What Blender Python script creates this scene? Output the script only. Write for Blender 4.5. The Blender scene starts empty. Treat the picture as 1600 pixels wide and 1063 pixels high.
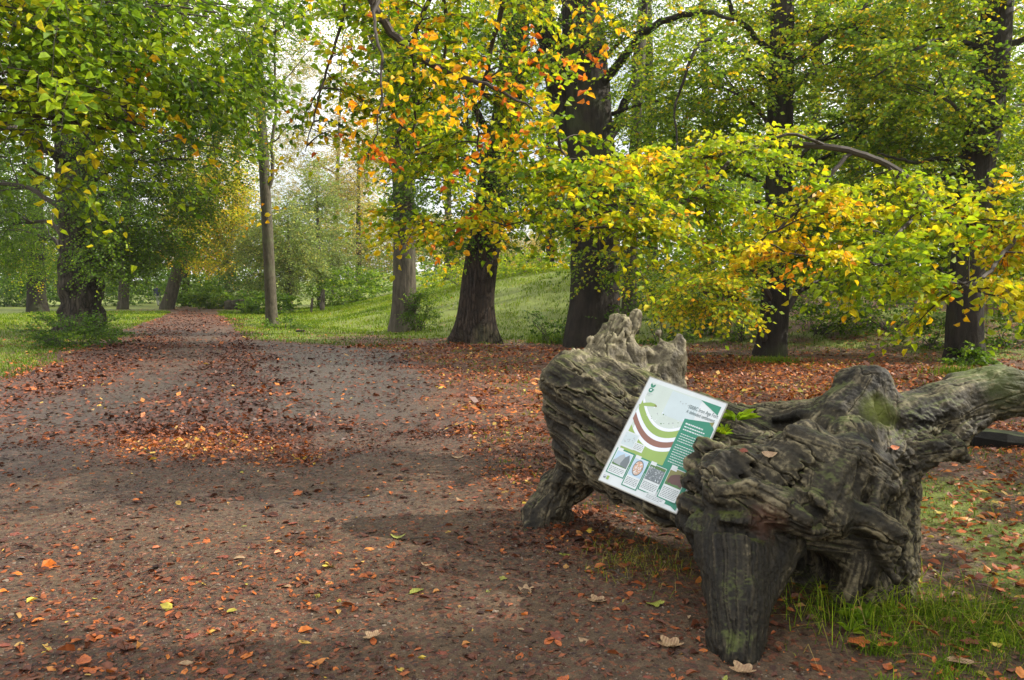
import bpy, bmesh, math, random
import numpy as np
from mathutils import Vector, Matrix

# ------------------------------------------------------------------ camera, sky, sun, exposure
scene = bpy.context.scene
COL = scene.collection
PITCH = math.radians(3.9); CAMZ = 1.5; FPX = 1256.0
cam_d = bpy.data.cameras.new('camera'); cam_d.sensor_width = 36; cam_d.lens = 36*FPX/1600
cam_d.clip_end = 1500; cam_d.clip_start = 0.05
cam = bpy.data.objects.new('camera', cam_d); COL.objects.link(cam)
cam.location = (0, 0, CAMZ); cam.rotation_euler = (math.radians(90)-PITCH, 0, 0)
scene.camera = cam

SUN_EL = math.radians(38); SUN_AZ = math.radians(86)      # azimuth measured from +Y towards +X
world = bpy.data.worlds.new('World'); scene.world = world; world.use_nodes = True
wt = world.node_tree; wt.nodes.clear()
wo = wt.nodes.new('ShaderNodeOutputWorld'); wb = wt.nodes.new('ShaderNodeBackground')
sky = wt.nodes.new('ShaderNodeTexSky'); sky.sky_type = 'NISHITA'; sky.sun_disc = False
sky.sun_elevation = SUN_EL; sky.sun_rotation = SUN_AZ; sky.air_density = 1.0; sky.dust_density = 2.0
tc = wt.nodes.new('ShaderNodeTexCoord'); cn = wt.nodes.new('ShaderNodeTexNoise')
cn.inputs['Scale'].default_value = 2.2; cn.inputs['Detail'].default_value = 5
cr = wt.nodes.new('ShaderNodeValToRGB'); cr.color_ramp.elements[0].position = .30; cr.color_ramp.elements[1].position = .56
mx = wt.nodes.new('ShaderNodeMix'); mx.data_type = 'RGBA'
mx.inputs[7].default_value = (12.6, 12.4, 12.0, 1)
wt.links.new(tc.outputs['Generated'], cn.inputs['Vector']); wt.links.new(cn.outputs['Fac'], cr.inputs['Fac'])
wt.links.new(cr.outputs['Color'], mx.inputs[0]); wt.links.new(sky.outputs['Color'], mx.inputs[6])
wt.links.new(mx.outputs[2], wb.inputs['Color']); wb.inputs['Strength'].default_value = 0.10
wt.links.new(wb.outputs[0], wo.inputs['Surface'])
sd = bpy.data.lights.new('sun', 'SUN'); sd.energy = 5.0; sd.angle = math.radians(0.6); sd.color = (1, .93, .80)
sun = bpy.data.objects.new('sun', sd); COL.objects.link(sun)
sdir = Vector((math.sin(SUN_AZ)*math.cos(SUN_EL), math.cos(SUN_AZ)*math.cos(SUN_EL), math.sin(SUN_EL)))
sun.rotation_euler = sdir.to_track_quat('Z', 'Y').to_euler()
scene.view_settings.view_transform = 'Standard'; scene.view_settings.look = 'None'
scene.view_settings.exposure = 0.80; scene.view_settings.gamma = 1
scene.cycles.max_bounces = 6; scene.cycles.diffuse_bounces = 3; scene.cycles.transmission_bounces = 4
scene.cycles.transparent_max_bounces = 4

# ------------------------------------------------------------------ numeric helpers
CP, SP = math.cos(PITCH), math.sin(PITCH)
def ray(px, py):
    u = (px-800)/FPX; v = (531-py)/FPX
    return np.array([u, CP+v*SP, -SP+v*CP])
def at(px, py, Y):
    d = ray(px, py); return np.array([0, 0, CAMZ]) + d*(Y/d[1])
def hash3(i, j, k, seed):
    n = (i*73856093) ^ (j*19349663) ^ (k*83492791) ^ (seed*2654435761 & 0x7fffffff)
    n = (n ^ (n >> 13))*1274126177 & 0x7fffffff
    n = (n ^ (n >> 16))*1911520717 & 0x7fffffff
    return (n & 0xffff)/65535.0
def vnoise(P, seed=0):
    P = np.asarray(P, float); I = np.floor(P).astype(np.int64); f = P-I; f = f*f*(3-2*f)
    r = 0
    for a in (0, 1):
        wa = f[..., 0] if a else 1-f[..., 0]
        for b in (0, 1):
            wb_ = f[..., 1] if b else 1-f[..., 1]
            for c in (0, 1):
                wc = f[..., 2] if c else 1-f[..., 2]
                r = r + wa*wb_*wc*hash3(I[..., 0]+a, I[..., 1]+b, I[..., 2]+c, seed)
    return r*2-1
def fbm(P, octaves=4, seed=0, gain=.5):
    a = 1; s = 0; t = 0; P = np.asarray(P, float)
    for o in range(octaves):
        s = s + a*vnoise(P*(2.03**o)+o*17.3, seed+o); t += a; a *= gain
    return s/t
def sstep(a, b, x):
    t = np.clip((x-a)/(b-a), 0, 1); return t*t*(3-2*t)
def norm(v):
    return v/np.maximum(np.linalg.norm(v, axis=-1, keepdims=True), 1e-9)

# ------------------------------------------------------------------ terrain
LINE = np.array([(40, 4), (14, 12.5), (9.0, 16.0), (5.4, 18.6), (1.7, 21.0), (-3.5, 22.5), (-8.0, 29), (-12.5, 45), (-17, 70), (-24, 110), (-30, 160)], float)
def bank_dist(x, y):
    x = np.asarray(x, float); y = np.asarray(y, float)
    best = np.full(x.shape, 1e9); sg = np.ones(x.shape)
    for a, b in zip(LINE[:-1], LINE[1:]):
        d = b-a; t = np.clip(((x-a[0])*d[0]+(y-a[1])*d[1])/(d@d), 0, 1)
        qx = x-(a[0]+t*d[0]); qy = y-(a[1]+t*d[1]); dd = np.hypot(qx, qy)
        s = -(d[0]*qy-d[1]*qx); m = dd < best
        best = np.where(m, dd, best); sg = np.where(m, np.sign(s), sg)
    return best*sg
def height(x, y):
    x = np.asarray(x, float); y = np.asarray(y, float)
    s = bank_dist(x, y)
    P = np.stack([x, y, np.zeros_like(x)], -1)
    h = 2.15*sstep(0.2, 13, s)*(1+.12*fbm(P*.12, 2, 3)) + .5*sstep(20, 60, s)
    h = h + .10*fbm(P*.35, 3, 5)*sstep(6, 14, y)*(.3+.7*sstep(-1, 4, s)) + .018*fbm(P*1.6, 3, 9)
    h = h + .06*sstep(.2, 5, s)*fbm(P*1.1, 3, 12)
    h = h + (.013*fbm(P*5, 2, 14)+.006*vnoise(P*17, 15))*sstep(22, 10, y)
    h = h + 0.25*sstep(-16, -30, x)*sstep(30, 12, y) + 3*sstep(110, 300, np.hypot(x, y))
    return h
def hz(x, y): return float(height(np.array([x]), np.array([y]))[0])
def gnd(px, py):
    d = ray(px, py); t = np.concatenate([np.arange(1, 14, .03), np.arange(14, 160, .12)]); q = np.array([0, 0, CAMZ])+d*t[:, None]
    k = q[:, 2] <= height(q[:, 0], q[:, 1]); p = q[np.argmax(k)] if k.any() else q[-1]
    return p.copy()

# ------------------------------------------------------------------ scene helpers
def tag(o, label=None, cat=None, group=None, kind=None):
    if label: o['label'] = label
    if cat: o['category'] = cat
    if group: o['group'] = group
    if kind: o['kind'] = kind
    return o
def empty(name, loc=(0, 0, 0)):
    o = bpy.data.objects.new(name, None); o.empty_display_size = .2; o.location = loc; COL.objects.link(o); return o
class MB:
    """collects vertex / face arrays; faces of several sizes"""
    def __init__(s): s.V = []; s.F = []; s.n = 0
    def add(s, v, f, mat=0, tone=.5):
        v = np.asarray(v, np.float32); f = np.asarray(f, np.int64)
        if len(f) == 0: return
        t = np.broadcast_to(np.asarray(tone, np.float32), (len(f),))
        s.V.append(v); s.F.append((f+s.n, mat, t)); s.n += len(v)
    def build(s, name, mats, parent=None, smooth=True, offset=None):
        me = bpy.data.meshes.new(name)
        V = np.concatenate(s.V) if s.V else np.zeros((0, 3), np.float32)
        if offset is not None: V = V-np.asarray(offset, np.float32)
        ls, lt, mi, tn, vi = [], [], [], [], []
        pos = 0
        for f, m, t in s.F:
            k = f.shape[1]; n = len(f)
            ls.append(pos+np.arange(n)*k); lt.append(np.full(n, k)); mi.append(np.full(n, m)); tn.append(t); vi.append(f.ravel()); pos += n*k
        ls, lt, mi, tn, vi = map(np.concatenate, (ls, lt, mi, tn, vi))
        me.vertices.add(len(V)); me.vertices.foreach_set('co', V.ravel())
        me.loops.add(len(vi)); me.loops.foreach_set('vertex_index', vi.astype(np.int32))
        me.polygons.add(len(ls)); me.polygons.foreach_set('loop_start', ls.astype(np.int32)); me.polygons.foreach_set('loop_total', lt.astype(np.int32))
        me.polygons.foreach_set('material_index', mi.astype(np.int32))
        me.polygons.foreach_set('use_smooth', np.full(len(ls), smooth))
        a = me.attributes.new('tone', 'FLOAT', 'FACE'); a.data.foreach_set('value', tn.astype(np.float32))
        for m in (mats if isinstance(mats, (list, tuple)) else [mats]): me.materials.append(m)
        me.update(calc_edges=True)
        o = bpy.data.objects.new(name, me); COL.objects.link(o)
        if parent is not None: o.parent = parent
        return o
def tube(path, rad, sides=8, cap=True, twist=0):
    path = np.asarray(path, float); n = len(path); rad = np.broadcast_to(np.asarray(rad, float), (n,))
    T = norm(np.gradient(path, axis=0)); ref = np.array([.13, .97, .2]) if abs(T[0][2]) > .7 else np.array([0, 0, 1.])
    U = norm(np.cross(np.broadcast_to(ref, T.shape), T)); W = np.cross(T, U)
    a = np.arange(sides)/sides*2*math.pi+twist
    V = path[:, None]+rad[:, None, None]*(np.cos(a)[None, :, None]*U[:, None]+np.sin(a)[None, :, None]*W[:, None])
    V = V.reshape(-1, 3)
    i = np.arange(n-1)[:, None]*sides; j = np.arange(sides)[None]; j2 = (j+1) % sides
    F = np.stack([i+j, i+j2, i+sides+j2, i+sides+j], -1).reshape(-1, 4)
    return V, F
def spline(pts, n):
    pts = np.asarray(pts, float)
    if len(pts) == 2:
        t = np.linspace(0, 1, n)[:, None]; return pts[0]*(1-t)+pts[1]*t
    P = np.vstack([2*pts[0]-pts[1], pts, 2*pts[-1]-pts[-2]]); out = []
    u = np.linspace(0, len(pts)-1-1e-6, n)
    for x in u:
        k = int(x); t = x-k; a, b, c, d = P[k:k+4]
        out.append(.5*((2*b)+(-a+c)*t+(2*a-5*b+4*c-d)*t*t+(-a+3*b-3*c+d)*t**3))
    return np.array(out)

# ------------------------------------------------------------------ materials
def newmat(name):
    m = bpy.data.materials.new(name); m.use_nodes = True; nt = m.node_tree; nt.nodes.clear()
    out = nt.nodes.new('ShaderNodeOutputMaterial'); b = nt.nodes.new('ShaderNodeBsdfPrincipled')
    nt.links.new(b.outputs[0], out.inputs['Surface']); b.inputs['Roughness'].default_value = .8
    return m, nt, b, out
def N(nt, t, **kw):
    n = nt.nodes.new(t)
    for k, v in kw.items():
        if k in n.inputs: n.inputs[k].default_value = v
        else: setattr(n, k, v)
    return n
def ramp(nt, stops, fac=None):
    r = nt.nodes.new('ShaderNodeValToRGB'); e = r.color_ramp.elements
    while len(e) > 1: e.remove(e[-1])
    e[0].position = stops[0][0]; e[0].color = (*stops[0][1], 1)
    for p, c in stops[1:]:
        x = e.new(p); x.color = (*c, 1)
    if fac is not None: nt.links.new(fac, r.inputs['Fac'])
    return r
def noise_of(nt, vec, scale, detail=4, rough=.55, sc=(1, 1, 1)):
    mp = N(nt, 'ShaderNodeMapping'); mp.inputs['Scale'].default_value = sc; nt.links.new(vec, mp.inputs['Vector'])
    n = N(nt, 'ShaderNodeTexNoise', Scale=scale, Detail=detail, Roughness=rough); nt.links.new(mp.outputs[0], n.inputs['Vector'])
    return n
def mixc(nt, fac, a, b, mode='MIX'):
    m = nt.nodes.new('ShaderNodeMix'); m.data_type = 'RGBA'; m.blend_type = mode
    for s, v in ((0, fac), (6, a), (7, b)):
        if hasattr(v, 'is_output') or hasattr(v, 'links'): nt.links.new(v, m.inputs[s])
        else: m.inputs[s].default_value = v if s == 0 else (*v, 1)
    return m.outputs[2]
def bump(nt, b, h, strength=.5, dist=.02, prev=None):
    bp = N(nt, 'ShaderNodeBump', Strength=strength, Distance=dist); nt.links.new(h, bp.inputs['Height'])
    if prev is not None: nt.links.new(prev, bp.inputs['Normal'])
    nt.links.new(bp.outputs[0], b.inputs['Normal']); return bp.outputs[0]
def plain(name, col, rough=.7, spec=.5, noise=.0, scale=30):
    m, nt, b, out = newmat(name)
    b.inputs['Base Color'].default_value = (*col, 1); b.inputs['Roughness'].default_value = rough
    if noise:
        t = N(nt, 'ShaderNodeTexCoord'); n = noise_of(nt, t.outputs['Object'], scale)
        r = ramp(nt, [(.3, tuple(c*(1-noise) for c in col)), (.7, tuple(min(1, c*(1+noise)) for c in col))], n.outputs['Fac'])
        nt.links.new(r.outputs[0], b.inputs['Base Color'])
    return m

LEAF_STOPS = [(0, (.036, .085, .010)), (.18, (.080, .165, .014)), (.34, (.18, .30, .016)), (.48, (.36, .46, .018)),
              (.60, (.64, .55, .018)), (.72, (.74, .40, .014)), (.84, (.62, .19, .014)), (.95, (.42, .075, .014)), (1, (.20, .06, .02))]
def leaf_mat(name, stops, trans=.50, rough=.50, spec=.22):
    m, nt, b, out = newmat(name)
    at_ = N(nt, 'ShaderNodeAttribute', attribute_name='tone')
    r = ramp(nt, stops, at_.outputs['Fac'])
    geo = N(nt, 'ShaderNodeNewGeometry'); n = noise_of(nt, geo.outputs['Position'], 38, 2)
    sp = ramp(nt, [(.36, (.72, .68, .6)), (.62, (1.12, 1.12, 1.1))], n.outputs['Fac'])
    c = mixc(nt, 1.0, r.outputs[0], sp.outputs[0], 'MULTIPLY')
    nt.links.new(c, b.inputs['Base Color']); b.inputs['Roughness'].default_value = rough
    b.inputs['Specular IOR Level'].default_value = spec
    tr = N(nt, 'ShaderNodeBsdfTranslucent'); g = mixc(nt, 1.0, c, (1.25, 1.2, .7), 'MULTIPLY'); nt.links.new(g, tr.inputs['Color'])
    ms = N(nt, 'ShaderNodeMixShader'); ms.inputs[0].default_value = trans
    nt.links.new(b.outputs[0], ms.inputs[1]); nt.links.new(tr.outputs[0], ms.inputs[2]); nt.links.new(ms.outputs[0], out.inputs['Surface'])
    return m
M = {}
M['leaf'] = leaf_mat('autumn_leaves', LEAF_STOPS)
M['pale_leaf'] = leaf_mat('pale_willow_leaves', [(0, (.13, .19, .06)), (.3, (.22, .31, .07)), (.5, (.46, .44, .11)), (.7, (.58, .46, .15)), (.85, (.50, .34, .15)), (1, (.36, .25, .15))], .45)
M['grass'] = leaf_mat('grass_blades', [(0, (.030, .065, .007)), (.35, (.12, .205, .013)), (.6, (.24, .32, .02)), (.8, (.33, .29, .07)), (1, (.38, .29, .14))], .3, .8, .08)
M['litter'] = leaf_mat('fallen_leaves', [(0, (.030, .012, .008)), (.25, (.085, .026, .014)), (.45, (.17, .050, .018)), (.6, (.33, .085, .018)), (.72, (.52, .16, .022)), (.82, (.40, .24, .08)), (.92, (.58, .40, .05)), (1, (.22, .26, .04))], .12, .5, .4)

def bark_mat(name, dark, light, moss=(.06, .085, .02), mossamt=.35, vs=(1, 1, .2), scale=10, bs=1.0, plates=0):
    m, nt, b, out = newmat(name); t = N(nt, 'ShaderNodeTexCoord'); v = t.outputs['Object']
    n1 = noise_of(nt, v, scale, 6, .65, vs); n2 = noise_of(nt, v, 1.1, 3); n3 = noise_of(nt, v, scale*4, 4, .7, (1, 1, .35))
    r = ramp(nt, [(.32, dark), (.62, light), (.8, tuple(c*1.35 for c in light))], n1.outputs['Fac'])
    mr = ramp(nt, [(.5, (0, 0, 0)), (.68, (mossamt,)*3)], n2.outputs['Fac'])
    c = mixc(nt, mr.outputs[0], r.outputs[0], moss)
    nt.links.new(c, b.inputs['Base Color']); b.inputs['Roughness'].default_value = .88; b.inputs['Specular IOR Level'].default_value = .25
    if plates:
        mp = N(nt, 'ShaderNodeMapping'); mp.inputs['Scale'].default_value = (1, 1, .22); nt.links.new(v, mp.inputs['Vector']); ad = N(nt, 'ShaderNodeVectorMath', operation='MULTIPLY_ADD')
        ad.inputs[1].default_value = (.06, .06, .06); nt.links.new(n3.outputs['Color'], ad.inputs[0]); nt.links.new(mp.outputs[0], ad.inputs[2])
        vo = N(nt, 'ShaderNodeTexVoronoi', Scale=plates, feature='DISTANCE_TO_EDGE'); nt.links.new(ad.outputs[0], vo.inputs['Vector'])
        pr2 = ramp(nt, [(0, (.35, .35, .35)), (.10, (1, 1, 1)), (.5, (1.2, 1.2, 1.2))], vo.outputs['Distance']); c = mixc(nt, 1, c, pr2.outputs[0], 'MULTIPLY'); nt.links.new(c, b.inputs['Base Color'])
        pv = ramp(nt, [(0, (0,)*3), (.14, (1,)*3)], vo.outputs['Distance']); pn = bump(nt, b, pv.outputs[0], .8, .03)
    p = bump(nt, b, n1.outputs['Fac'], bs, .06, pn if plates else None); bump(nt, b, n3.outputs['Fac'], .4, .015, p)
    return m
M['bark_dark'] = bark_mat('dark_beech_bark', (.008, .0065, .005), (.028, .022, .016), mossamt=.30)
M['bark_oak'] = bark_mat('gnarled_oak_bark', (.012, .010, .008), (.060, .048, .035), mossamt=.30, bs=.9, plates=9)
M['bark_grey'] = bark_mat('smooth_grey_bark', (.036, .031, .021), (.085, .072, .050), (.10, .12, .055), .5, (1, 1, .5), 12, .25)
M['bark_brown'] = bark_mat('ridged_brown_bark', (.012, .008, .006), (.046, .031, .021), mossamt=.2, vs=(1, 1, .10), scale=14, bs=1.0, plates=13)
M['bark_pale'] = bark_mat('pale_far_bark', (.030, .025, .018), (.095, .080, .058), mossamt=.2)
M['twig'] = plain('twig_bark', (.040, .030, .022), .8)

# ------------------------------------------------------------------ ground
def poly_px(pts):        # outline of a patch of ground, given where its corners lie on the ground
    return np.array([gnd(*p)[:2] for p in pts])
def inside(poly, x, y):
    r = np.zeros(x.shape, bool); n = len(poly)
    for i in range(n):
        x1, y1 = poly[i]; x2, y2 = poly[(i+1) % n]
        c = ((y1 > y) != (y2 > y)) & (x < (x2-x1)*(y-y1)/(y2-y1+1e-12)+x1); r ^= c
    return r
def edge_dist(poly, x, y):
    best = np.full(x.shape, 1e9); n = len(poly)
    for i in range(n):
        a = poly[i]; b = poly[(i+1) % n]; d = b-a; t = np.clip(((x-a[0])*d[0]+(y-a[1])*d[1])/(d@d+1e-12), 0, 1)
        best = np.minimum(best, np.hypot(x-a[0]-t*d[0], y-a[1]-t*d[1]))
    return best
def sdist(poly, x, y): return np.where(inside(poly, x, y), 1, -1)*edge_dist(poly, x, y)

R_PATH = np.array([(-9, -3), (-9, 3.2), (-5.3, 7.4), (-7.3, 11.0), (-9.3, 16.5), (-11.6, 23), (-15.5, 35), (-21, 50), (-29, 75), (-40, 100),
          (-38, 100), (-26.6, 75), (-18.6, 50), (-12.9, 36), (-9.2, 26.5), (-7.4, 22.5), (-5.2, 20.3), (-2.4, 18.2), (-1.6, 14), (-1.0, 10.5), (-.45, 8), (.05, 6), (.35, 4.6), (.75, 3.6), (1.5, 2.6), (3, -3)], float)
W_HEAP = poly_px([(385, 497), (330, 560), (250, 620), (90, 690), (120, 715), (300, 722), (490, 722), (470, 660), (410, 590), (400, 545)])
W_RIGHT = poly_px([(560, 535), (900, 545), (1300, 565), (1600, 575), (1600, 640), (1250, 640), (1000, 640), (900, 830), (830, 830), (730, 710), (690, 640), (640, 590)])
W_LEFT = poly_px([(0, 585), (110, 560), (200, 530), (240, 500), (290, 484), (380, 500), (300, 520), (200, 580), (0, 650)])
W_BACK = poly_px([(1040, 560), (1310, 572), (1600, 590), (1600, 700), (1400, 700), (1050, 660)])
def path_mask(x, y):
    P = np.stack([x, y, np.zeros_like(x)], -1)
    return sdist(R_PATH, x, y)+.35*fbm(P*.9, 3, 21)*sstep(3, 8, y)+.12*fbm(P*3, 3, 22)
def litter_density(x, y):
    P = np.stack([x, y, np.zeros_like(x)], -1); n = fbm(P*.8, 3, 31); n2 = fbm(P*2.4, 3, 33)
    d = np.full(x.shape, .17)+.25*np.clip(n2, 0, 1)+.38*sstep(.2, -2.0, x)*sstep(5.2, 3.2, y)*(.7+.8*n2)
    heap = sstep(-.45, .65, sdist(W_HEAP, x, y)+.55*n2+.45*n); rt = sstep(-.5, .6, sdist(W_RIGHT, x, y)+.5*n2)
    lf = sstep(-.4, .3, sdist(W_LEFT, x, y)+.5*n); bk = sstep(-.5, .5, sdist(W_BACK, x, y)+.4*n2)
    d = d+.25*sstep(6.5, 9, y)*sstep(34, 22, y)*(.8+.8*n2)+.88*heap+.68*rt*(.5+1.0*n2)+.6*lf+.5*bk
    d = d+.55*np.exp(-(((x-.55)/.45)**2+((y-4.2)/.45)**2))*(.7+.8*n2)
    s = bank_dist(x, y); grass = sstep(.1, 1.2, s)
    d = d*(1-.88*grass)+.42*grass*sstep(2.5, 6, x)*(.6+.8*n2)+ .10*grass*sstep(.0, .5, n)
    out = path_mask(x, y) < 0
    lg = out & (x < -5) & (y < 40); d = np.where(lg, d*.75, d)
    return np.clip(d, 0.0, 1.2)

# ground material: soil + grass by attribute
def ground_material():
    m, nt, b, out = newmat('forest_floor'); g = N(nt, 'ShaderNodeNewGeometry'); v = g.outputs['Position']
    ga = N(nt, 'ShaderNodeAttribute', attribute_name='grass'); la = N(nt, 'ShaderNodeAttribute', attribute_name='leafy'); wa = N(nt, 'ShaderNodeAttribute', attribute_name='wet')
    n1 = noise_of(nt, v, 1.3, 6, .6); n2 = noise_of(nt, v, 22, 6, .7); n3 = noise_of(nt, v, 110, 4, .7)
    soil = ramp(nt, [(.25, (.028, .015, .007)), (.5, (.086, .052, .026)), (.75, (.175, .115, .064))], n2.outputs['Fac'])
    big = ramp(nt, [(.3, (.72, .70, .68)), (.7, (1.2, 1.16, 1.1))], n1.outputs['Fac'])
    soil2 = mixc(nt, 1.0, soil.outputs[0], big.outputs[0], 'MULTIPLY')
    grit = ramp(nt, [(.30, (.45, .42, .40)), (.5, (1, 1, 1)), (.68, (1.0, 1.0, 1.0)), (.76, (1.7, 1.6, 1.5))], n3.outputs['Fac']); soil2 = mixc(nt, 1.0, soil2, grit.outputs[0], 'MULTIPLY')
    vo = N(nt, 'ShaderNodeTexVoronoi', Scale=48); wob = N(nt, 'ShaderNodeVectorMath', operation='ADD')
    wn = noise_of(nt, v, 30, 2); wsc = N(nt, 'ShaderNodeVectorMath', operation='SCALE'); wsc.inputs['Scale'].default_value = .05
    nt.links.new(wn.outputs['Color'], wsc.inputs[0]); nt.links.new(v, wob.inputs[0]); nt.links.new(wsc.outputs[0], wob.inputs[1]); nt.links.new(wob.outputs[0], vo.inputs['Vector'])
    sep = N(nt, 'ShaderNodeSeparateColor'); nt.links.new(vo.outputs['Color'], sep.inputs[0])
    lc = ramp(nt, [(0, (.030, .012, .008)), (.35, (.070, .024, .013)), (.7, (.13, .042, .017)), (1, (.20, .085, .035))], sep.outputs[0])
    th = N(nt, 'ShaderNodeMath', operation='LESS_THAN'); mul = N(nt, 'ShaderNodeMath', operation='MULTIPLY_ADD'); mul.inputs[1].default_value = .75; mul.inputs[2].default_value = .10
    nt.links.new(la.outputs['Fac'], mul.inputs[0]); nt.links.new(sep.outputs[1], th.inputs[0]); nt.links.new(mul.outputs[0], th.inputs[1])
    c = mixc(nt, th.outputs[0], soil2, lc.outputs[0])
    gcol = ramp(nt, [(.25, (.040, .060, .007)), (.5, (.120, .160, .012)), (.8, (.20, .19, .035))], n2.outputs['Fac'])
    gm = N(nt, 'ShaderNodeMath', operation='MULTIPLY_ADD'); gm.inputs[1].default_value = 1.0
    gs = ramp(nt, [(.42, (0,)*3), (.58, (1,)*3)]); sub = N(nt, 'ShaderNodeMath', operation='MULTIPLY_ADD'); sub.inputs[1].default_value = .5; sub.inputs[2].default_value = -.25
    nt.links.new(n2.outputs['Fac'], sub.inputs[0]); nt.links.new(ga.outputs['Fac'], gm.inputs[0]); nt.links.new(sub.outputs[0], gm.inputs[2]); nt.links.new(gm.outputs[0], gs.inputs['Fac'])
    c = mixc(nt, gs.outputs[0], c, gcol.outputs[0])
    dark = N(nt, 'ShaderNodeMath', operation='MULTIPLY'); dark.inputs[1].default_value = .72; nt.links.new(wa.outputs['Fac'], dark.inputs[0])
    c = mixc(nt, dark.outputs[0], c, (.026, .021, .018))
    nt.links.new(c, b.inputs['Base Color'])
    rr = N(nt, 'ShaderNodeMapRange'); rr.inputs['To Min'].default_value = .82; rr.inputs['To Max'].default_value = .42
    nt.links.new(wa.outputs['Fac'], rr.inputs['Value']); nt.links.new(rr.outputs[0], b.inputs['Roughness'])
    p = bump(nt, b, n2.outputs['Fac'], .8, .03); p = bump(nt, b, n3.outputs['Fac'], .8, .008, p); bump(nt, b, vo.outputs['Distance'], .5, .012, p)
    return m
M['ground'] = ground_material()

def sheet(name, xs, ys, zoff, keep=None):
    X, Y = np.meshgrid(xs, ys); x = X.ravel(); y = Y.ravel(); z = height(x, y)+zoff
    nx, ny = len(xs), len(ys); i = np.arange(nx*ny).reshape(ny, nx)
    F = np.stack([i[:-1, :-1], i[:-1, 1:], i[1:, 1:], i[1:, :-1]], -1).reshape(-1, 4)
    if keep is not None:
        kf = keep(x, y); F = F[kf[F].all(1)]
        used = np.unique(F); mp = -np.ones(len(x), int); mp[used] = np.arange(len(used)); F = mp[F]; x, y, z = x[used], y[used], z[used]
    b = MB(); b.add(np.stack([x, y, z], -1), F); o = b.build(name, M['ground'])
    s = bank_dist(x, y); P = np.stack([x, y, np.zeros_like(x)], -1); pm = path_mask(x, y)
    n = fbm(P*.7, 3, 41); n2 = fbm(P*2.5, 3, 43)
    gr = sstep(-.1, 1.3, s+.7*n)*(1-.62*sstep(3, 6, x)*(.8+.6*n2))
    lftg = sstep(0.0, .7, -pm)*sstep(-2, -6, x); farg = sstep(0, 1, -pm)*sstep(22, 28, y)
    rg = sstep(1.6, 2.8, x)*sstep(7.5, 5.5, y)*(.55+.35*n2)*sstep(0, .5, -pm)
    mid = sstep(0, .6, -pm)*sstep(-1, 1, x)*.28*(1+n2)
    gr = np.clip(np.maximum.reduce([gr, lftg*(.62+.5*n2)*(y < 24)+lftg*(y >= 24), farg, rg, mid]), 0, 1)  # left verge ground dulled as well, standing in for shade
    if zoff > .003: gr = gr*0
    gr = gr*(1-.6*sstep(.3, .9, litter_density(x, y)))
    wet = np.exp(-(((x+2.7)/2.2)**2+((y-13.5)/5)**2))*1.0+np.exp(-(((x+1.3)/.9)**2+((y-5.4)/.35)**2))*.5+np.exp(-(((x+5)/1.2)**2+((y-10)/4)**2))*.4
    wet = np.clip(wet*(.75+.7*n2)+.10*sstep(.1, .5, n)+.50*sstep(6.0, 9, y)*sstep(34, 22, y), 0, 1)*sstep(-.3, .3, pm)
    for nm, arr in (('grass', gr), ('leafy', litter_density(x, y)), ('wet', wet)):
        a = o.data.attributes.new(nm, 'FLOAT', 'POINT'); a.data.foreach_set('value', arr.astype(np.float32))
    tag(o, kind='structure'); return o
def graded(a, b, fine, lo, hi, grow=1.12):
    """grid lines: spacing `fine` between lo and hi, growing outside"""
    v = list(np.arange(lo, hi, fine)); s = fine; x = v[-1]
    while x < b: s *= grow; x += s; v.append(min(x, b+1))
    s = fine; x = lo; pre = []
    while x > a: s *= grow; x -= s; pre.append(max(x, a-1))
    return np.array(pre[::-1]+v)
def zones(lo, hi, fine, a, b, cap, c, d):
    """fine between a and b, growing to cap out to c..d, then growing freely to lo..hi"""
    up = list(np.arange(a, b, fine)); s = fine; x = up[-1]
    while x < hi: s = min(s*1.08, cap) if x < d else s*1.12; x += s; up.append(min(x, hi+1))
    dn = []; s = fine; x = a
    while x > lo: s = min(s*1.08, cap) if x > c else s*1.12; x -= s; dn.append(max(x, lo-1))
    return np.array(dn[::-1]+up)
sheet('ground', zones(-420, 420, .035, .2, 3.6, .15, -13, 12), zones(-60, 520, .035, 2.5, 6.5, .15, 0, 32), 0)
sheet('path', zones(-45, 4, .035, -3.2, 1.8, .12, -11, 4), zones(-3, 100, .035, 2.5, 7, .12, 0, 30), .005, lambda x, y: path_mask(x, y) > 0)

# ------------------------------------------------------------------ leaves and sprays
def leaves_geo(mb, P, A, Nn, L, tone, mat=0, simple=False, wr=.72, fold=.34):
    """P base points, A axis (unit), Nn approx normal, L lengths; a folded ovate blade per leaf"""
    n = len(P); A = norm(A); S = norm(np.cross(Nn, A)); U = np.cross(A, S); L = np.broadcast_to(L, (n,))[:, None]
    if simple:
        V = np.stack([P, P+A*L*.45+S*L*wr*.5, P+A*L, P+A*L*.45-S*L*wr*.5], 1)
        mb.add(V.reshape(-1, 3), np.arange(4*n).reshape(n, 4), mat, tone)
    else:
        c = U*L*wr*fold
        sk = np.sin(np.arange(n)*12.9898)[:, None]*.10; A2 = A+S*sk
        V = np.stack([P, P+A*L*.28+S*L*wr*.46+c, P+A*L*.66+S*L*wr*.40+c*.8-U*L*.03, P+A2*L-U*L*(.14+np.abs(sk)*1.6), P+A*L*.66-S*L*wr*.40+c*.8-U*L*.03, P+A*L*.28-S*L*wr*.46+c], 1)
        b = (np.arange(n)*6)[:, None]; q1 = b+np.array([[0, 1, 2, 3]]); q2 = b+np.array([[0, 3, 4, 5]])
        tt = np.broadcast_to(tone, (n,)); mb.add(V.reshape(-1, 3), np.concatenate([q1, q2]), mat, np.concatenate([tt, tt]))
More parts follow.
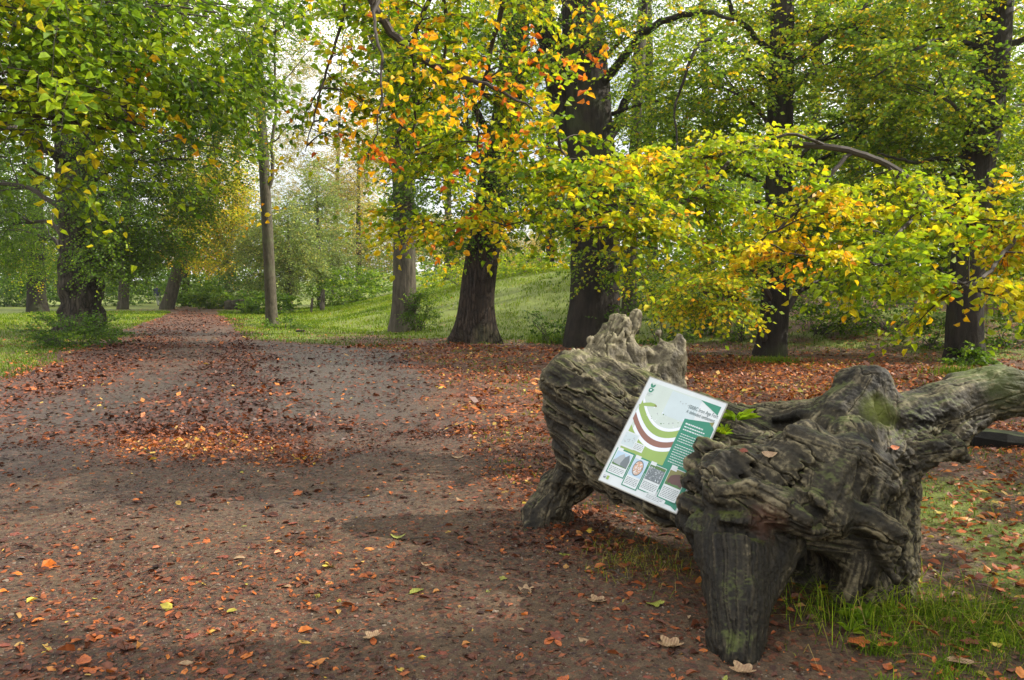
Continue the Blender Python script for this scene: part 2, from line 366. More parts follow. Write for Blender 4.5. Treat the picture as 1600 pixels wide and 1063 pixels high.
def sprays(mb, rng, C, D, length, K, leaf, tone, tvar=.08, simple=False, droop=.35, flat=.6, twig_r=.003, tone_fn=None, lm=0, tm=1, up=None):
    n = len(C); D = norm(D); L = (length*rng.uniform(.6, 1.3, n))[:, None]
    side = norm(np.cross(D, np.array([0, 0, 1.]))+1e-6)
    t = (np.arange(K)+.7)/K
    P = C[:, None]+D[:, None]*L[:, None]*t[None, :, None]; P[..., 2] -= droop*L*t[None]**2
    sgn = np.where(np.arange(K) % 2 == 0, 1., -1.)[None, :, None]
    A = D[:, None]*.55+side[:, None]*sgn*.85+rng.normal(0, .28, (n, K, 3)); A[..., 2] -= .25
    Nn = rng.normal(0, .85, (n, K, 3)); Nn[..., 2] += flat
    P = P+side[:, None]*sgn*leaf*.15
    tn = rng.normal(0, tvar, (n, K))+(rng.normal(0, tvar*1.1, n)[:, None])
    base = tone_fn(C) if tone_fn is not None else np.full(n, tone)
    tn = np.clip(tn+base[:, None], 0.01, .99)
    leaves_geo(mb, P.reshape(-1, 3), A.reshape(-1, 3), Nn.reshape(-1, 3), leaf*rng.uniform(.65, 1.2, n*K), tn.ravel(), lm, simple)
    if twig_r:
        tp = np.array([0, .5, 1.]); Q = C[:, None]+D[:, None]*L[:, None]*tp[None, :, None]; Q[..., 2] -= droop*L*tp[None]**2
        r = twig_r*np.array([1, .8, .3]); ang = np.arange(3)*2.0944
        sU = side; sW = np.cross(D, side)
        V = Q[:, :, None]+r[None, :, None, None]*(np.cos(ang)[None, None, :, None]*sU[:, None, None]+np.sin(ang)[None, None, :, None]*sW[:, None, None])
        f = []
        for a in range(2):
            for k in range(3): f.append([a*3+k, a*3+(k+1) % 3, a*3+3+(k+1) % 3, a*3+3+k])
        f = np.array(f)[None]+(np.arange(n)*9)[:, None, None]
        mb.add(V.reshape(-1, 3), f.reshape(-1, 4), tm, .5)
def clumped(rng, c, r, n, sub=9, gap=.5):
    """n points in an ellipsoid, gathered in clumps so sky shows between"""
    c = np.asarray(c, float); r = np.asarray(r, float)
    k = max(3, n//sub); q = norm(rng.normal(size=(k, 3)))*(rng.uniform(.15, 1, k)**.5)[:, None]
    w = rng.integers(0, k, n); s = rng.normal(size=(n, 3))*gap*.38*np.array([1, 1, .45])
    return c+(q[w]+s*(6/ (k**.33+3)))*r, q[w]

def limb(mb, rng, pts, r0, r1, n=14, sides=7, mat=0, wob=.04):
    p = spline(pts, n); L = np.linalg.norm(p[-1]-p[0]); w = rng.normal(0, wob*L*.4, (n, 3)); w = (w+np.roll(w, 1, 0)+np.roll(w, -1, 0))/3; w[0] = 0
    p = p+w; t = np.linspace(0, 1, n); rr = r0*(1-t)**1.0+r1*t
    v, f = tube(p, rr, sides); mb.add(v, f, mat); return p
def trunk_mesh(mb, rng, pts, rads, n=60, sides=40, flare=1.6, flare_h=.9, ridge=.035, burl=0, seed=0, roots=5, lo=-.25):
    p = spline(pts, n); u = np.linspace(0, 1, n); rr = np.interp(u, np.linspace(0, 1, len(rads)), rads)
    z = p[:, 2]-p[0, 2]; a = np.arange(sides)/sides*2*math.pi
    fl = np.exp(-np.clip(z, 0, None)/(flare_h*.45))
    lob = np.clip(.5+.5*np.cos(a*roots+1.6*np.sin(a*2+seed)+seed), 0, 1)*(.75+.4*np.sin(a*1.0+seed*2.1)+.25*np.sin(a*3+seed))
    R = rr[:, None]*(1+(flare-1)*fl[:, None]*(.15+1.15*np.abs(lob[None])**1.4))
    T = norm(np.gradient(p, axis=0)); U = norm(np.cross(np.broadcast_to([0., 1, 0], T.shape), T)); W = np.cross(T, U)
    dirv = np.cos(a)[None, :, None]*U[:, None]+np.sin(a)[None, :, None]*W[:, None]
    q = np.stack([np.cos(a)[None]*np.ones((n, 1))*2.6, np.sin(a)[None]*np.ones((n, 1))*2.6, (z[:, None]*.22)*np.ones((1, sides))], -1)
    rn = fbm(q*2.2, 4, seed+3); R = R*(1+ridge*2.0*(1-2*np.abs(rn)))
    R = R*(1+.09*fbm(np.stack([q[..., 0]*.4, q[..., 1]*.4, z[:, None]*1.1*np.ones((1, sides))], -1), 3, seed+8))
    if burl:
        bn = fbm(np.stack([q[..., 0]*.62, q[..., 1]*.62, z[:, None]*1.9*np.ones((1, sides))], -1), 2, seed+15)
        R = R*(1+burl*np.clip(bn+.12, 0, 1)**.8*2.0)
    V = (p[:, None]+dirv*R[..., None]).reshape(-1, 3)
    V[:sides, 2] += lo
    i = np.arange(n-1)[:, None]*sides; j = np.arange(sides)[None]; j2 = (j+1) % sides
    mb.add(V, np.stack([i+j, i+j2, i+sides+j2, i+sides+j], -1).reshape(-1, 4), 0)
    return p

def tree(name, label, base_px, top, rads, bark, clusters=(), limbs=(), leaf=.075, K=9, seed=1, Y=None, flare=1.5, ridge=.035, burl=0,
         simple=True, leafmat='leaf', group=None, spray_len=.55, twig_r=.004, cat='tree', mid=(), droop=.35, sides=36, roots=5, flare_h=.9, branchy=1.0, fm=2.4, ts=0.0):
    rng = np.random.default_rng(seed)
    b = gnd(*base_px) if base_px[1] is not None else np.array([base_px[0], Y, hz(base_px[0], Y)])
    if Y is not None and base_px[1] is not None:
        b = at(base_px[0], base_px[1], Y); b[2] = hz(b[0], b[1])
    YY = b[1]
    path = [b]+[at(x, y, YY+dy) for x, y, dy in mid]+[at(*top[:2], YY+(top[2] if len(top) > 2 else 0))]
    root = empty(name, b); tag(root, label, cat, group)
    mb = MB(); p = trunk_mesh(mb, rng, path, rads, n=70, sides=sides, flare=flare, ridge=ridge, burl=burl, seed=seed, roots=roots, flare_h=flare_h)
    for l in limbs:      # (list of (px,py,dY)), r0, r1
        limb(mb, rng, [at(x, y, YY+dy) for x, y, dy in l[0]], l[1], l[2], 18, 8)
    cb = MB()
    for c in clusters:   # (px, py, dY, rx, ry, rz, n, tone, tonevar)
        px, py, dy, rx, ry, rz, nn, tn, tv = c[:9]; cc = at(px, py, YY+dy); kw = c[9] if len(c) > 9 else {}
        nn = int(nn*fm); C, q = clumped(rng, cc, (rx, ry, rz), nn, kw.get('sub', 10), kw.get('gap', .5))
        D = q*.7+rng.normal(0, .5, C.shape); D[:, 2] = D[:, 2]*.35-.05
        sprays(cb, rng, C, D, kw.get('len', spray_len), K, kw.get('leaf', leaf), tn+ts, tv, simple=kw.get('simple', simple), droop=droop, twig_r=twig_r)
        if branchy:
            j = np.argmin(np.linalg.norm(p-cc+np.array([0, 0, 1.0]), axis=1)); st = p[j]
            L = np.linalg.norm(cc-st); r0 = min(.024*L+.01, .10)*branchy
            q1 = limb(cb, rng, [st, st*.55+cc*.45+np.array([0, 0, .12*L]), cc], r0, r0*.3, 14, 6, 1)
            for _ in range(6):
                e = C[rng.integers(0, len(C))]; s0 = q1[rng.integers(5, 13)]
                limb(cb, rng, [s0, s0*.5+e*.5+np.array([0, 0, .06*L]), e], r0*.35, .005, 8, 4, 1, .06)
    mb.build('trunk', M[bark], root, offset=b)
    if clusters: cb.build('crown', [M[leafmat], M['twig']], root, smooth=False, offset=b)
    return root, p, b

exec_order = []

# ------------------------------------------------------------------ the old stump: smooth union of tapered limbs, meshed with surface nets
# every entry: (pixel x, pixel y, distance Y, radius) twice, blend radius; the fibres run along it
ST = [
 # lying log, from its torn left end to the right-hand root mass
 ((905, 640, 5.00, .22), (1100, 742, 4.35, .26), .10), ((925, 600, 5.05, .20), (1120, 690, 4.55, .22), .10),
 ((890, 600, 4.95, .15), (1010, 690, 4.6, .20), .07), ((905, 690, 4.95, .18), (1060, 760, 4.35, .22), .08),
 ((1155, 735, 4.15, .20), (1260, 745, 3.85, .22), .09), ((1060, 690, 4.7, .20), (1290, 695, 4.3, .22), .08),
 ((1120, 690, 4.25, .12), (1240, 730, 3.9, .13), .05),
 ((1118, 778, 3.98, .12), (1160, 805, 3.66, .16), .06), ((1130, 735, 3.92, .075), (1180, 770, 3.68, .11), .05), ((1100, 795, 4.1, .14), (1150, 830, 3.75, .14), .06),
 ((1100, 700, 3.93, .030), (1210, 735, 3.70, .06), .02), ((1090, 724, 3.89, .032), (1195, 757, 3.64, .06), .02), ((1084, 752, 3.84, .034), (1175, 782, 3.6, .06), .02), ((1076, 785, 3.82, .04), (1150, 812, 3.58, .07), .025), ((1080, 815, 3.85, .05), (1130, 870, 3.56, .09), .03),
 # torn spurs at its upper end
 ((925, 590, 5.1, .16), (972, 512, 5.18, .055), .06), ((985, 600, 5.12, .16), (985, 520, 5.2, .05), .05),
 ((880, 592, 5.0, .13), (905, 570, 5.05, .10), .05), ((955, 560, 5.12, .08), (962, 500, 5.2, .03), .03),
 ((1000, 620, 5.15, .17), (1042, 562, 5.2, .085), .06), ((1030, 600, 5.18, .11), (1052, 545, 5.22, .05), .04), ((1020, 560, 5.2, .05), (1022, 540, 5.22, .03), .03),
 ((1015, 560, 5.2, .06), (990, 545, 5.2, .06), .05),
 ((1038, 640, 5.15, .12), (1046, 562, 5.2, .088), .05), ((945, 600, 5.1, .15), (948, 540, 5.15, .085), .05), ((915, 600, 5.05, .12), (918, 560, 5.1, .07), .05),
 ((893, 590, 4.98, .06), (884, 556, 5.03, .026), .02), ((918, 570, 5.1, .06), (922, 534, 5.12, .026), .02), ((943, 545, 5.15, .06), (944, 512, 5.17, .026), .02), ((985, 522, 5.2, .05), (992, 494, 5.2, .024), .02), ((1058, 555, 5.2, .05), (1064, 526, 5.2, .026), .02), ((1036, 550, 5.2, .05), (1029, 522, 5.2, .025), .02),
 # left leg
 ((925, 715, 4.98, .17), (868, 770, 4.98, .13), .07), ((872, 765, 4.98, .13), (850, 825, 4.97, .135), .05), ((880, 810, 4.95, .07), (835, 830, 4.9, .08), .05),
 ((985, 745, 4.95, .14), (1070, 800, 4.5, .13), .07),
 # front leg
 ((1148, 850, 3.55, .185), (1155, 940, 3.32, .125), .06), ((1155, 940, 3.32, .125), (1158, 1045, 3.14, .094), .04),
 ((1108, 815, 3.78, .09), (1135, 885, 3.50, .11), .05), ((1215, 850, 3.6, .12), (1180, 920, 3.4, .10), .05), ((1120, 1000, 3.25, .04), (1125, 1035, 3.2, .05), .04),
 ((1100, 832, 3.62, .075), (1142, 945, 3.36, .060), .06), ((1222, 846, 3.52, .075), (1178, 935, 3.33, .060), .06),
 # overhanging lip and front mass
 ((1125, 780, 3.62, .085), (1265, 805, 3.44, .10), .045), ((1135, 745, 3.72, .12), (1250, 730, 3.72, .16), .06),
 ((1260, 690, 3.80, .10), (1300, 745, 3.66, .15), .05), ((1240, 700, 3.78, .09), (1190, 745, 3.66, .09), .05), ((1300, 745, 3.64, .13), (1290, 800, 3.5, .12), .05),
 ((1300, 790, 3.52, .10), (1405, 836, 3.45, .040), .04), ((1330, 720, 3.72, .13), (1370, 745, 3.75, .09), .05), ((1350, 770, 3.72, .12), (1330, 690, 3.85, .12), .06),
 # upper right knob with its long skirt
 ((1350, 612, 4.15, .125), (1310, 680, 4.1, .20), .07), ((1330, 605, 4.2, .10), (1368, 592, 4.12, .065), .04), ((1378, 596, 4.1, .05), (1382, 625, 4.08, .045), .04),
 ((1310, 650, 4.2, .13), (1190, 668, 4.45, .10), .07), ((1360, 650, 4.1, .15), (1370, 720, 3.95, .18), .07),
 # right root arm and ledge with its spur
 ((1400, 670, 4.1, .17), (1470, 640, 4.15, .13), .07), ((1470, 640, 4.15, .13), (1560, 612, 4.2, .125), .06), ((1560, 612, 4.2, .125), (1760, 640, 4.35, .09), .06),
 ((1500, 610, 4.3, .09), (1560, 590, 4.3, .07), .05), ((1410, 710, 3.95, .09), (1490, 700, 3.88, .055), .045), ((1480, 690, 3.92, .06), (1508, 718, 3.86, .025), .025),
 ((1370, 750, 3.85, .12), (1430, 712, 3.95, .075), .05), ((1540, 650, 4.1, .05), (1470, 705, 3.95, .04), .04), ((1395, 650, 4.02, .03), (1392, 700, 3.92, .04), .03),
 # thin ridges between the hollows
 ((1392, 642, 3.97, .024), (1378, 735, 3.74, .030), .02), ((1376, 735, 3.68, .030), (1362, 800, 3.52, .034), .02), ((1262, 812, 3.38, .028), (1338, 706, 3.60, .034), .025), ((1310, 640, 4.0, .035), (1210, 655, 4.28, .03), .03),
 ((1240, 683, 3.72, .05), (1318, 712, 3.60, .045), .03), ((1318, 712, 3.60, .040), (1392, 762, 3.66, .030), .025), ((1180, 765, 3.50, .030), (1262, 812, 3.36, .040), .025), ((1120, 772, 3.58, .030), (1180, 765, 3.50, .030), .02), ((1410, 700, 3.85, .03), (1385, 770, 3.74, .04), .025),
 # dark rough root mass down to the ground on the right
 ((1385, 770, 3.95, .15), (1385, 900, 3.82, .13), .06), ((1330, 860, 3.85, .17), (1350, 930, 3.78, .15), .06), ((1405, 890, 3.75, .07), (1412, 935, 3.72, .045), .04),
 ((1270, 840, 3.75, .13), (1370, 850, 3.68, .12), .05), ((1340, 880, 3.66, .10), (1330, 920, 3.66, .10), .05), ((1365, 850, 3.6, .05), (1398, 905, 3.58, .02), .025),
 ((1240, 850, 3.95, .16), (1300, 900, 4.0, .16), .06), ((1290, 930, 4.05, .14), (1360, 950, 3.95, .14), .06),
]
# carved hollows: (pixel x, y, Y, rx, ry, rz, blend)
CARVE = [
 (1428, 668, 3.86, .10, .10, .05, .03), (1265, 903, 3.62, .15, .50, .12, .03), (1240, 930, 3.58, .14, .40, .15, .03), (1000, 528, 5.2, .045, .3, .06, .03), (1360, 935, 3.55, .04, .12, .05, .02),
 (960, 815, 4.8, .22, .6, .12, .04), (1020, 840, 4.45, .25, .6, .14, .04), (1395, 960, 3.6, .05, .1, .05, .02),
]
# carved grooves: two ends and a blend
GROOVE = [
 ((1110, 822, 3.46, .025), (1262, 850, 3.34, .035), .02), ((1230, 752, 3.50, .035), (1292, 826, 3.34, .045), .02), ((1318, 690, 3.62, .025), (1352, 775, 3.52, .035), .02), ((1335, 805, 3.40, .012), (1405, 812, 3.42, .02), .015),
 ((1400, 748, 3.80, .035), (1500, 728, 3.80, .035), .02), ((1372, 622, 3.98, .03), (1384, 655, 3.93, .035), .02), ((1300, 640, 3.95, .02), (1345, 690, 3.84, .03), .02), ((1190, 690, 3.86, .02), (1240, 665, 4.2, .02), .02),
 ((1440, 690, 3.84, .02), (1500, 668, 3.9, .025), .02), ((1385, 770, 3.70, .03), (1392, 815, 3.66, .03), .02), ((1180, 730, 3.60, .015), (1120, 705, 3.85, .02), .012), ((1170, 750, 3.56, .012), (1108, 730, 3.82, .018), .012), ((1185, 712, 3.66, .012), (1110, 688, 3.95, .016), .012),
 ((1285, 745, 3.44, .045), (1325, 800, 3.36, .045), .03), ((1350, 735, 3.56, .035), (1345, 770, 3.48, .045), .025), ((1405, 790, 3.66, .04), (1412, 830, 3.6, .05), .03), ((1225, 885, 3.50, .045), (1300, 900, 3.55, .06), .02), ((1440, 705, 3.80, .03), (1405, 735, 3.78, .045), .02), ((1300, 860, 3.52, .025), (1360, 900, 3.50, .03), .02), ((1410, 850, 3.6, .02), (1405, 890, 3.6, .03), .02), ((950, 545, 5.0, .012), (1000, 640, 4.86, .02), .012), ((975, 520, 5.1, .010), (1010, 610, 4.98, .02), .012), ((1035, 545, 5.12, .012), (1025, 610, 5.0, .018), .012), ((1010, 535, 5.1, .012), (1020, 600, 5.02, .02), .012), ((905, 570, 4.88, .012), (985, 650, 4.72, .02), .012),
]
def build_stump():
    pr = [(at(*a[:3]), a[3], at(*b[:3]), b[3], k) for a, b, k in ST]
    lo = np.min([np.minimum(p[0]-p[1], p[2]-p[3]) for p in pr], 0)-.08; hi = np.max([np.maximum(p[0]+p[1], p[2]+p[3]) for p in pr], 0)+.08
    lo[2] = -.14; h = .0088; n = np.ceil((hi-lo)/h).astype(int)
    ax = [lo[i]+np.arange(n[i])*h for i in range(3)]
    D = np.full(n, .35, np.float32)
    def window(a, b, r, k):
        mn = np.minimum(a, b)-r-k-.12; mx_ = np.maximum(a, b)+r+k+.12
        i0 = np.clip(((mn-lo)/h).astype(int), 0, n); i1 = np.clip(((mx_-lo)/h).astype(int)+1, 0, n)
        sl = tuple(slice(i0[i], i1[i]) for i in range(3))
        g = np.stack(np.meshgrid(*[ax[i][sl[i]] for i in range(3)], indexing='ij'), -1).astype(np.float32); return sl, g
    def cone(g, a, ra, b, rb):
        d = b-a; t = np.clip(((g-a)@d)/(d@d), 0, 1); return np.linalg.norm(g-(a+t[..., None]*d), axis=-1)-(ra+(rb-ra)*t)
    for a, ra, b, rb, k in pr:
        sl, g = window(a, b, max(ra, rb), k); d = cone(g, a, ra, b, rb); e = D[sl]
        k = k*.62; hh = np.clip(k-np.abs(d-e), 0, None)/k; D[sl] = np.minimum(d, e)-hh*hh*k*.25
    # low-frequency lumps so that no cone reads as a cone
    G = np.stack(np.meshgrid(ax[0][::3], ax[1][::3], ax[2][::3], indexing='ij'), -1)
    nz = .044*(.55-2.4*np.abs(fbm(G*4.2, 3, 71)))+.028*(.3-1.6*np.abs(fbm(G*9, 2, 73)))+.02*fbm(G*3, 2, 75)
    nz = nz*(1-.68*sstep(.95, 1.3, G[..., 0]))*(1-.45*sstep(5.3-.9*G[..., 0], 4.6-.9*G[..., 0], G[..., 1]*0+4.4)*sstep(1.3, .9, G[..., 0])*(G[..., 2] > .35))
    nz = np.repeat(np.repeat(np.repeat(nz, 3, 0), 3, 1), 3, 2)[:n[0], :n[1], :n[2]]
    leg = np.exp(-np.linalg.norm((G[..., :2]-at(1155, 950, 3.3)[:2])/.22, axis=-1)**4)*sstep(.55, .35, G[..., 2]); nz = nz*(1-.8*np.repeat(np.repeat(np.repeat(leg, 3, 0), 3, 1), 3, 2)[:n[0], :n[1], :n[2]])
    for axx in range(3): nz = (np.roll(nz, 1, axx)+nz+np.roll(nz, -1, axx))/3
    D = D-nz.astype(np.float32)
    for c in CARVE:
        p = at(*c[:3]); r = np.array(c[3:6]); k = c[6]; sl, g = window(p, p, r.max(), k)
        q = (g-p)/r; d = (np.linalg.norm(q, axis=-1)-1)*r.min(); e = D[sl]; d = -d
        hh = np.clip(k-np.abs(d-e), 0, None)/k; D[sl] = np.maximum(d, e)+hh*hh*k*.25
    for a, b, k in GROOVE:
        p, q_ = at(*a[:3]), at(*b[:3]); sl, g = window(p, q_, max(a[3], b[3]), k); d = -cone(g, p, a[3], q_, b[3]); e = D[sl]
        hh = np.clip(k-np.abs(d-e), 0, None)/k; D[sl] = np.maximum(d, e)+hh*hh*k*.25
    D[0], D[-1], D[:, 0], D[:, -1], D[:, :, 0], D[:, :, -1] = [.1]*6
    # surface nets
    S = D < 0; corners = [S[i:n[0]-1+i, j:n[1]-1+j, k:n[2]-1+k] for i in (0, 1) for j in (0, 1) for k in (0, 1)]
    cs = sum(c.astype(np.int8) for c in corners); act = (cs > 0) & (cs < 8); idx = np.argwhere(act)
    ids = -np.ones(act.shape, np.int64); ids[act] = np.arange(len(idx))
    acc = np.zeros((len(idx), 3)); cnt = np.zeros(len(idx))
    for e0 in [(i, j, k) for i in (0, 1) for j in (0, 1) for k in (0, 1)]:
        for axx in range(3):
            if e0[axx]: continue
            e1 = list(e0); e1[axx] = 1
            a = idx+np.array(e0); b = idx+np.array(e1); da = D[tuple(a.T)]; db = D[tuple(b.T)]; m = (da < 0) != (db < 0)
            t = np.where(m, da/(da-db+1e-12), 0); pt = a.astype(float); pt[:, axx] += t
            acc += pt*m[:, None]; cnt += m
    V = lo+acc/cnt[:, None]*h
    F = []
    for axx in range(3):
        o1, o2 = [(1, 2), (2, 0), (0, 1)][axx]
        s0 = [slice(1, n[i]-1) for i in range(3)]; s1 = list(s0); s1[axx] = slice(2, n[axx]); s0[axx] = slice(1, n[axx]-1)
        a = S[tuple(s0)]; b = S[tuple(s1)]; e = np.argwhere(a != b)+1
        val = S[tuple(e.T)]
        def cid(d1, d2):
            q = e.copy(); q[:, o1] -= d1; q[:, o2] -= d2; return ids[tuple(q.T)]
        q = np.stack([cid(1, 1), cid(0, 1), cid(0, 0), cid(1, 0)], -1); q[~val] = q[~val][:, ::-1]; F.append(q)
    F = np.concatenate(F); F = F[(F >= 0).all(1)]
    # one linear subdivision, then fibre relief along the normals
    E = np.concatenate([F[:, [0, 1]], F[:, [1, 2]], F[:, [2, 3]], F[:, [3, 0]]]); Es = np.sort(E, 1); uq, inv = np.unique(Es[:, 0]*len(V)+Es[:, 1], return_inverse=True)
    ev = np.stack([uq//len(V), uq % len(V)], 1); mid = V[ev].mean(1); fc = V[F].mean(1); nV = len(V); nE = len(mid); nF = len(F); inv = inv.reshape(4, nF).T+nV
    # catmull-clark style smoothing of the original points
    V2 = np.concatenate([V, mid, fc]); fi = nV+nE+np.arange(nF)
    F2 = np.concatenate([np.stack([F[:, k], inv[:, k], fi, inv[:, k-1]], -1) for k in range(4)])
    def smooth(V, F, it):
        for _ in range(it):
            s = np.zeros_like(V); c = np.zeros(len(V)); fcn = V[F].mean(1)
            for k in range(4): np.add.at(s, F[:, k], fcn); np.add.at(c, F[:, k], 1)
            V = V*.35+(s/np.maximum(c, 1)[:, None])*.65
        return V
    V2 = smooth(V2, F2, 1)
    def normals(V, F):
        fn = np.cross(V[F[:, 2]]-V[F[:, 0]], V[F[:, 3]]-V[F[:, 1]]); vn = np.zeros_like(V)
        for k in range(4): np.add.at(vn, F[:, k], fn)
        return norm(vn)
    VN = normals(V2, F2)
    # weights to each limb give the local fibre direction
    relief = np.zeros(len(V2)); wsum = np.zeros(len(V2)); fib = np.zeros_like(V2); strand = np.zeros(len(V2))
    logA, logB = at(850, 570, 5.0), at(1230, 790, 3.75); legA, legB = at(1150, 840, 3.5), at(1156, 1040, 3.15)
    def group_of(e):
        (x0, y0, Y0, _), (x1, y1, Y1, _) = e[0], e[1]
        if x0 < 1150 and y0 > 580 and y0 < 800 and y1 < 880 and x1 > x0+60: return 1
        if 1070 < x0 < 1220 and y0 >= 815 and Y0 < 3.9: return 2
        return 0
    grp = [group_of(e) for e in ST]
    for i, (a, ra, b, rb, k) in enumerate(pr):
        d = b-a; L = np.linalg.norm(d); t = d/L; tt = np.clip(((V2-a)@t)/L, 0, 1)
        dd = np.abs(np.linalg.norm(V2-(a+tt[:, None]*d), axis=1)-(ra+(rb-ra)*tt)); m = dd < .10
        if not m.any(): continue
        w = np.exp(-(dd[m]/.022)**2); Vm = V2[m]; a0, ph = a, i*3.1
        if grp[i] == 1: t = norm(logB-logA); a0 = logA; ph = 5.0
        if grp[i] == 2: t = norm(legB-legA); a0 = legA; ph = 9.0
        al = (Vm-a0)@t
        u = norm(np.cross(t, [.3, .5, .8])); v = np.cross(t, u); x = (Vm-a0)@u; y = (Vm-a0)@v
        wob = .012*vnoise(np.stack([al*7, x*5, y*5], -1), 80)
        fq = 30 if grp[i] == 2 else 15
        q = np.stack([(x+wob)*fq, (y+wob)*fq, al*(.8 if grp[i] else 1.1)], -1)+ph
        f1 = fbm(q, 3, 61); rid = (1-2.6*np.abs(f1)); cr_ = -np.exp(-(f1/.038)**2); f3 = vnoise(q*np.array([7, 7, 3.0]), 68)   # deep cracks at zero crossings
        f2 = vnoise(q*np.array([3.1, 3.1, 2.0]), 67)
        amp = (1.45 if grp[i] == 1 else .36 if grp[i] == 2 else 1.3 if i < 18 else .55)
        val = amp*(.0095*rid+.026*cr_+.0045*f2+.0016*f3)
        relief[m] += w*val; wsum[m] += w; strand[m] += w*np.clip((.36 if grp[i] == 2 else .40 if 20 <= i < 27 and grp[i] == 0 else .48)+(.22 if grp[i] == 2 else .42)*np.clip(rid+.8*cr_, -1, 1)+.20*f2+.16*f3, 0, 1.2)
    has = wsum > 1e-4; relief[has] /= wsum[has]; strand[has] /= wsum[has]; strand[~has] = .5
    relief += .005*fbm(V2*22, 3, 91)+.0025*vnoise(V2*75, 93)
    pit = sstep(1380, 1440, 800+(V2[:, 0]/V2[:, 1])*FPX)*sstep(.95, .75, V2[:, 2])
    relief += pit*.024*np.minimum(fbm(V2*30, 3, 95)*1.6, .25)
    V3 = V2+VN*relief[:, None]
    me = bpy.data.meshes.new('weathered_stump'); me.vertices.add(len(V3)); base = np.array([4.2*0.35, 4.1, 0.0])
    me.vertices.foreach_set('co', (V3-base).astype(np.float32).ravel())
    me.loops.add(F2.size); me.loops.foreach_set('vertex_index', F2.ravel().astype(np.int32)); me.polygons.add(len(F2))
    me.polygons.foreach_set('loop_start', (np.arange(len(F2))*4).astype(np.int32)); me.polygons.foreach_set('loop_total', np.full(len(F2), 4, np.int32))
    me.polygons.foreach_set('use_smooth', np.ones(len(F2), bool)); me.update(calc_edges=True)
    a = me.attributes.new('strand', 'FLOAT', 'POINT'); a.data.foreach_set('value', strand.astype(np.float32))
    me.materials.append(M['stump']); o = bpy.data.objects.new('weathered_stump', me); COL.objects.link(o); o.location = base
    tag(o, 'huge fallen tree stump of grey cracked wood with roots, lying beside the path', 'tree stump')
    return o, V3, VN
def stump_material():
    m, nt, b, out = newmat('weathered_wood'); g = N(nt, 'ShaderNodeNewGeometry'); v = g.outputs['Position']
    st = N(nt, 'ShaderNodeAttribute', attribute_name='strand')
    n1 = noise_of(nt, v, 3.0, 5, .6); n2 = noise_of(nt, v, 45, 5, .7); n3 = noise_of(nt, v, 170, 3, .6)
    mulp = N(nt, 'ShaderNodeMath', operation='MULTIPLY_ADD'); mulp.inputs[1].default_value = .68; n2s = N(nt, 'ShaderNodeMath', operation='MULTIPLY_ADD'); n2s.inputs[1].default_value = .55; n2s.inputs[2].default_value = .21; nt.links.new(n2.outputs['Fac'], n2s.inputs[0]); nt.links.new(n2s.outputs[0], mulp.inputs[2])
    nt.links.new(st.outputs['Fac'], mulp.inputs[0])
    c0 = ramp(nt, [(.42, (.003, .0025, .0019)), (.66, (.0105, .0087, .006)), (.82, (.033, .0275, .019)), (.97, (.18, .155, .11))])
    half = N(nt, 'ShaderNodeMath', operation='MULTIPLY'); half.inputs[1].default_value = .86; nt.links.new(mulp.outputs[0], half.inputs[0]); nt.links.new(half.outputs[0], c0.inputs['Fac'])
    br = ramp(nt, [(.35, (.72, .68, .60)), (.65, (1.12, 1.10, .90))], n1.outputs['Fac']); c = mixc(nt, 1, c0.outputs[0], br.outputs[0], 'MULTIPLY')
    # paler wood towards the top of the torn upper end
    sx = N(nt, 'ShaderNodeSeparateXYZ'); nt.links.new(v, sx.inputs[0])
    zr = N(nt, 'ShaderNodeMapRange'); zr.inputs['From Min'].default_value = .62; zr.inputs['From Max'].default_value = 1.08; nt.links.new(sx.outputs['Z'], zr.inputs['Value'])
    yr = N(nt, 'ShaderNodeMapRange'); yr.inputs['From Min'].default_value = 4.75; yr.inputs['From Max'].default_value = 5.05; nt.links.new(sx.outputs['Y'], yr.inputs['Value'])
    mm = N(nt, 'ShaderNodeMath', operation='MULTIPLY'); nt.links.new(zr.outputs[0], mm.inputs[0]); nt.links.new(yr.outputs[0], mm.inputs[1])
    mm2 = N(nt, 'ShaderNodeMath', operation='MULTIPLY'); mm2.inputs[1].default_value = .62; nt.links.new(mm.outputs[0], mm2.inputs[0])
    bl = ramp(nt, [(.45, (.025, .02, .014)), (.72, (.11, .092, .058)), (1, (.34, .30, .19))]); nt.links.new(half.outputs[0], bl.inputs['Fac'])
    c = mixc(nt, mm2.outputs[0], c, bl.outputs[0])
    # moss and algae on upward faces
    sn = N(nt, 'ShaderNodeSeparateXYZ'); nt.links.new(g.outputs['Normal'], sn.inputs[0]); nm = noise_of(nt, v, 4.2, 6, .72)
    ad = N(nt, 'ShaderNodeMath', operation='MULTIPLY_ADD'); ad.inputs[1].default_value = .40; nt.links.new(sn.outputs['Z'], ad.inputs[0]); nt.links.new(nm.outputs['Fac'], ad.inputs[2])
    mr = ramp(nt, [(.80, (0,)*3), (.99, (.50,)*3)], ad.outputs[0]); c = mixc(nt, mr.outputs[0], c, (.10, .125, .022))
    # a reddish rotten patch under the lip
    def blob(px, py, Y, r, amt):
        p = at(px, py, Y); d = N(nt, 'ShaderNodeVectorMath', operation='DISTANCE'); d.inputs[1].default_value = tuple(p); nt.links.new(v, d.inputs[0])
        s = N(nt, 'ShaderNodeMath', operation='MULTIPLY_ADD'); s.inputs[1].default_value = .12; nt.links.new(n2.outputs['Fac'], s.inputs[0]); nt.links.new(d.outputs['Value'], s.inputs[2])
        q = N(nt, 'ShaderNodeMapRange'); q.inputs['From Min'].default_value = r+.06; q.inputs['From Max'].default_value = r*.3+.06; q.inputs['To Max'].default_value = amt; nt.links.new(s.outputs[0], q.inputs['Value']); return q.outputs[0]
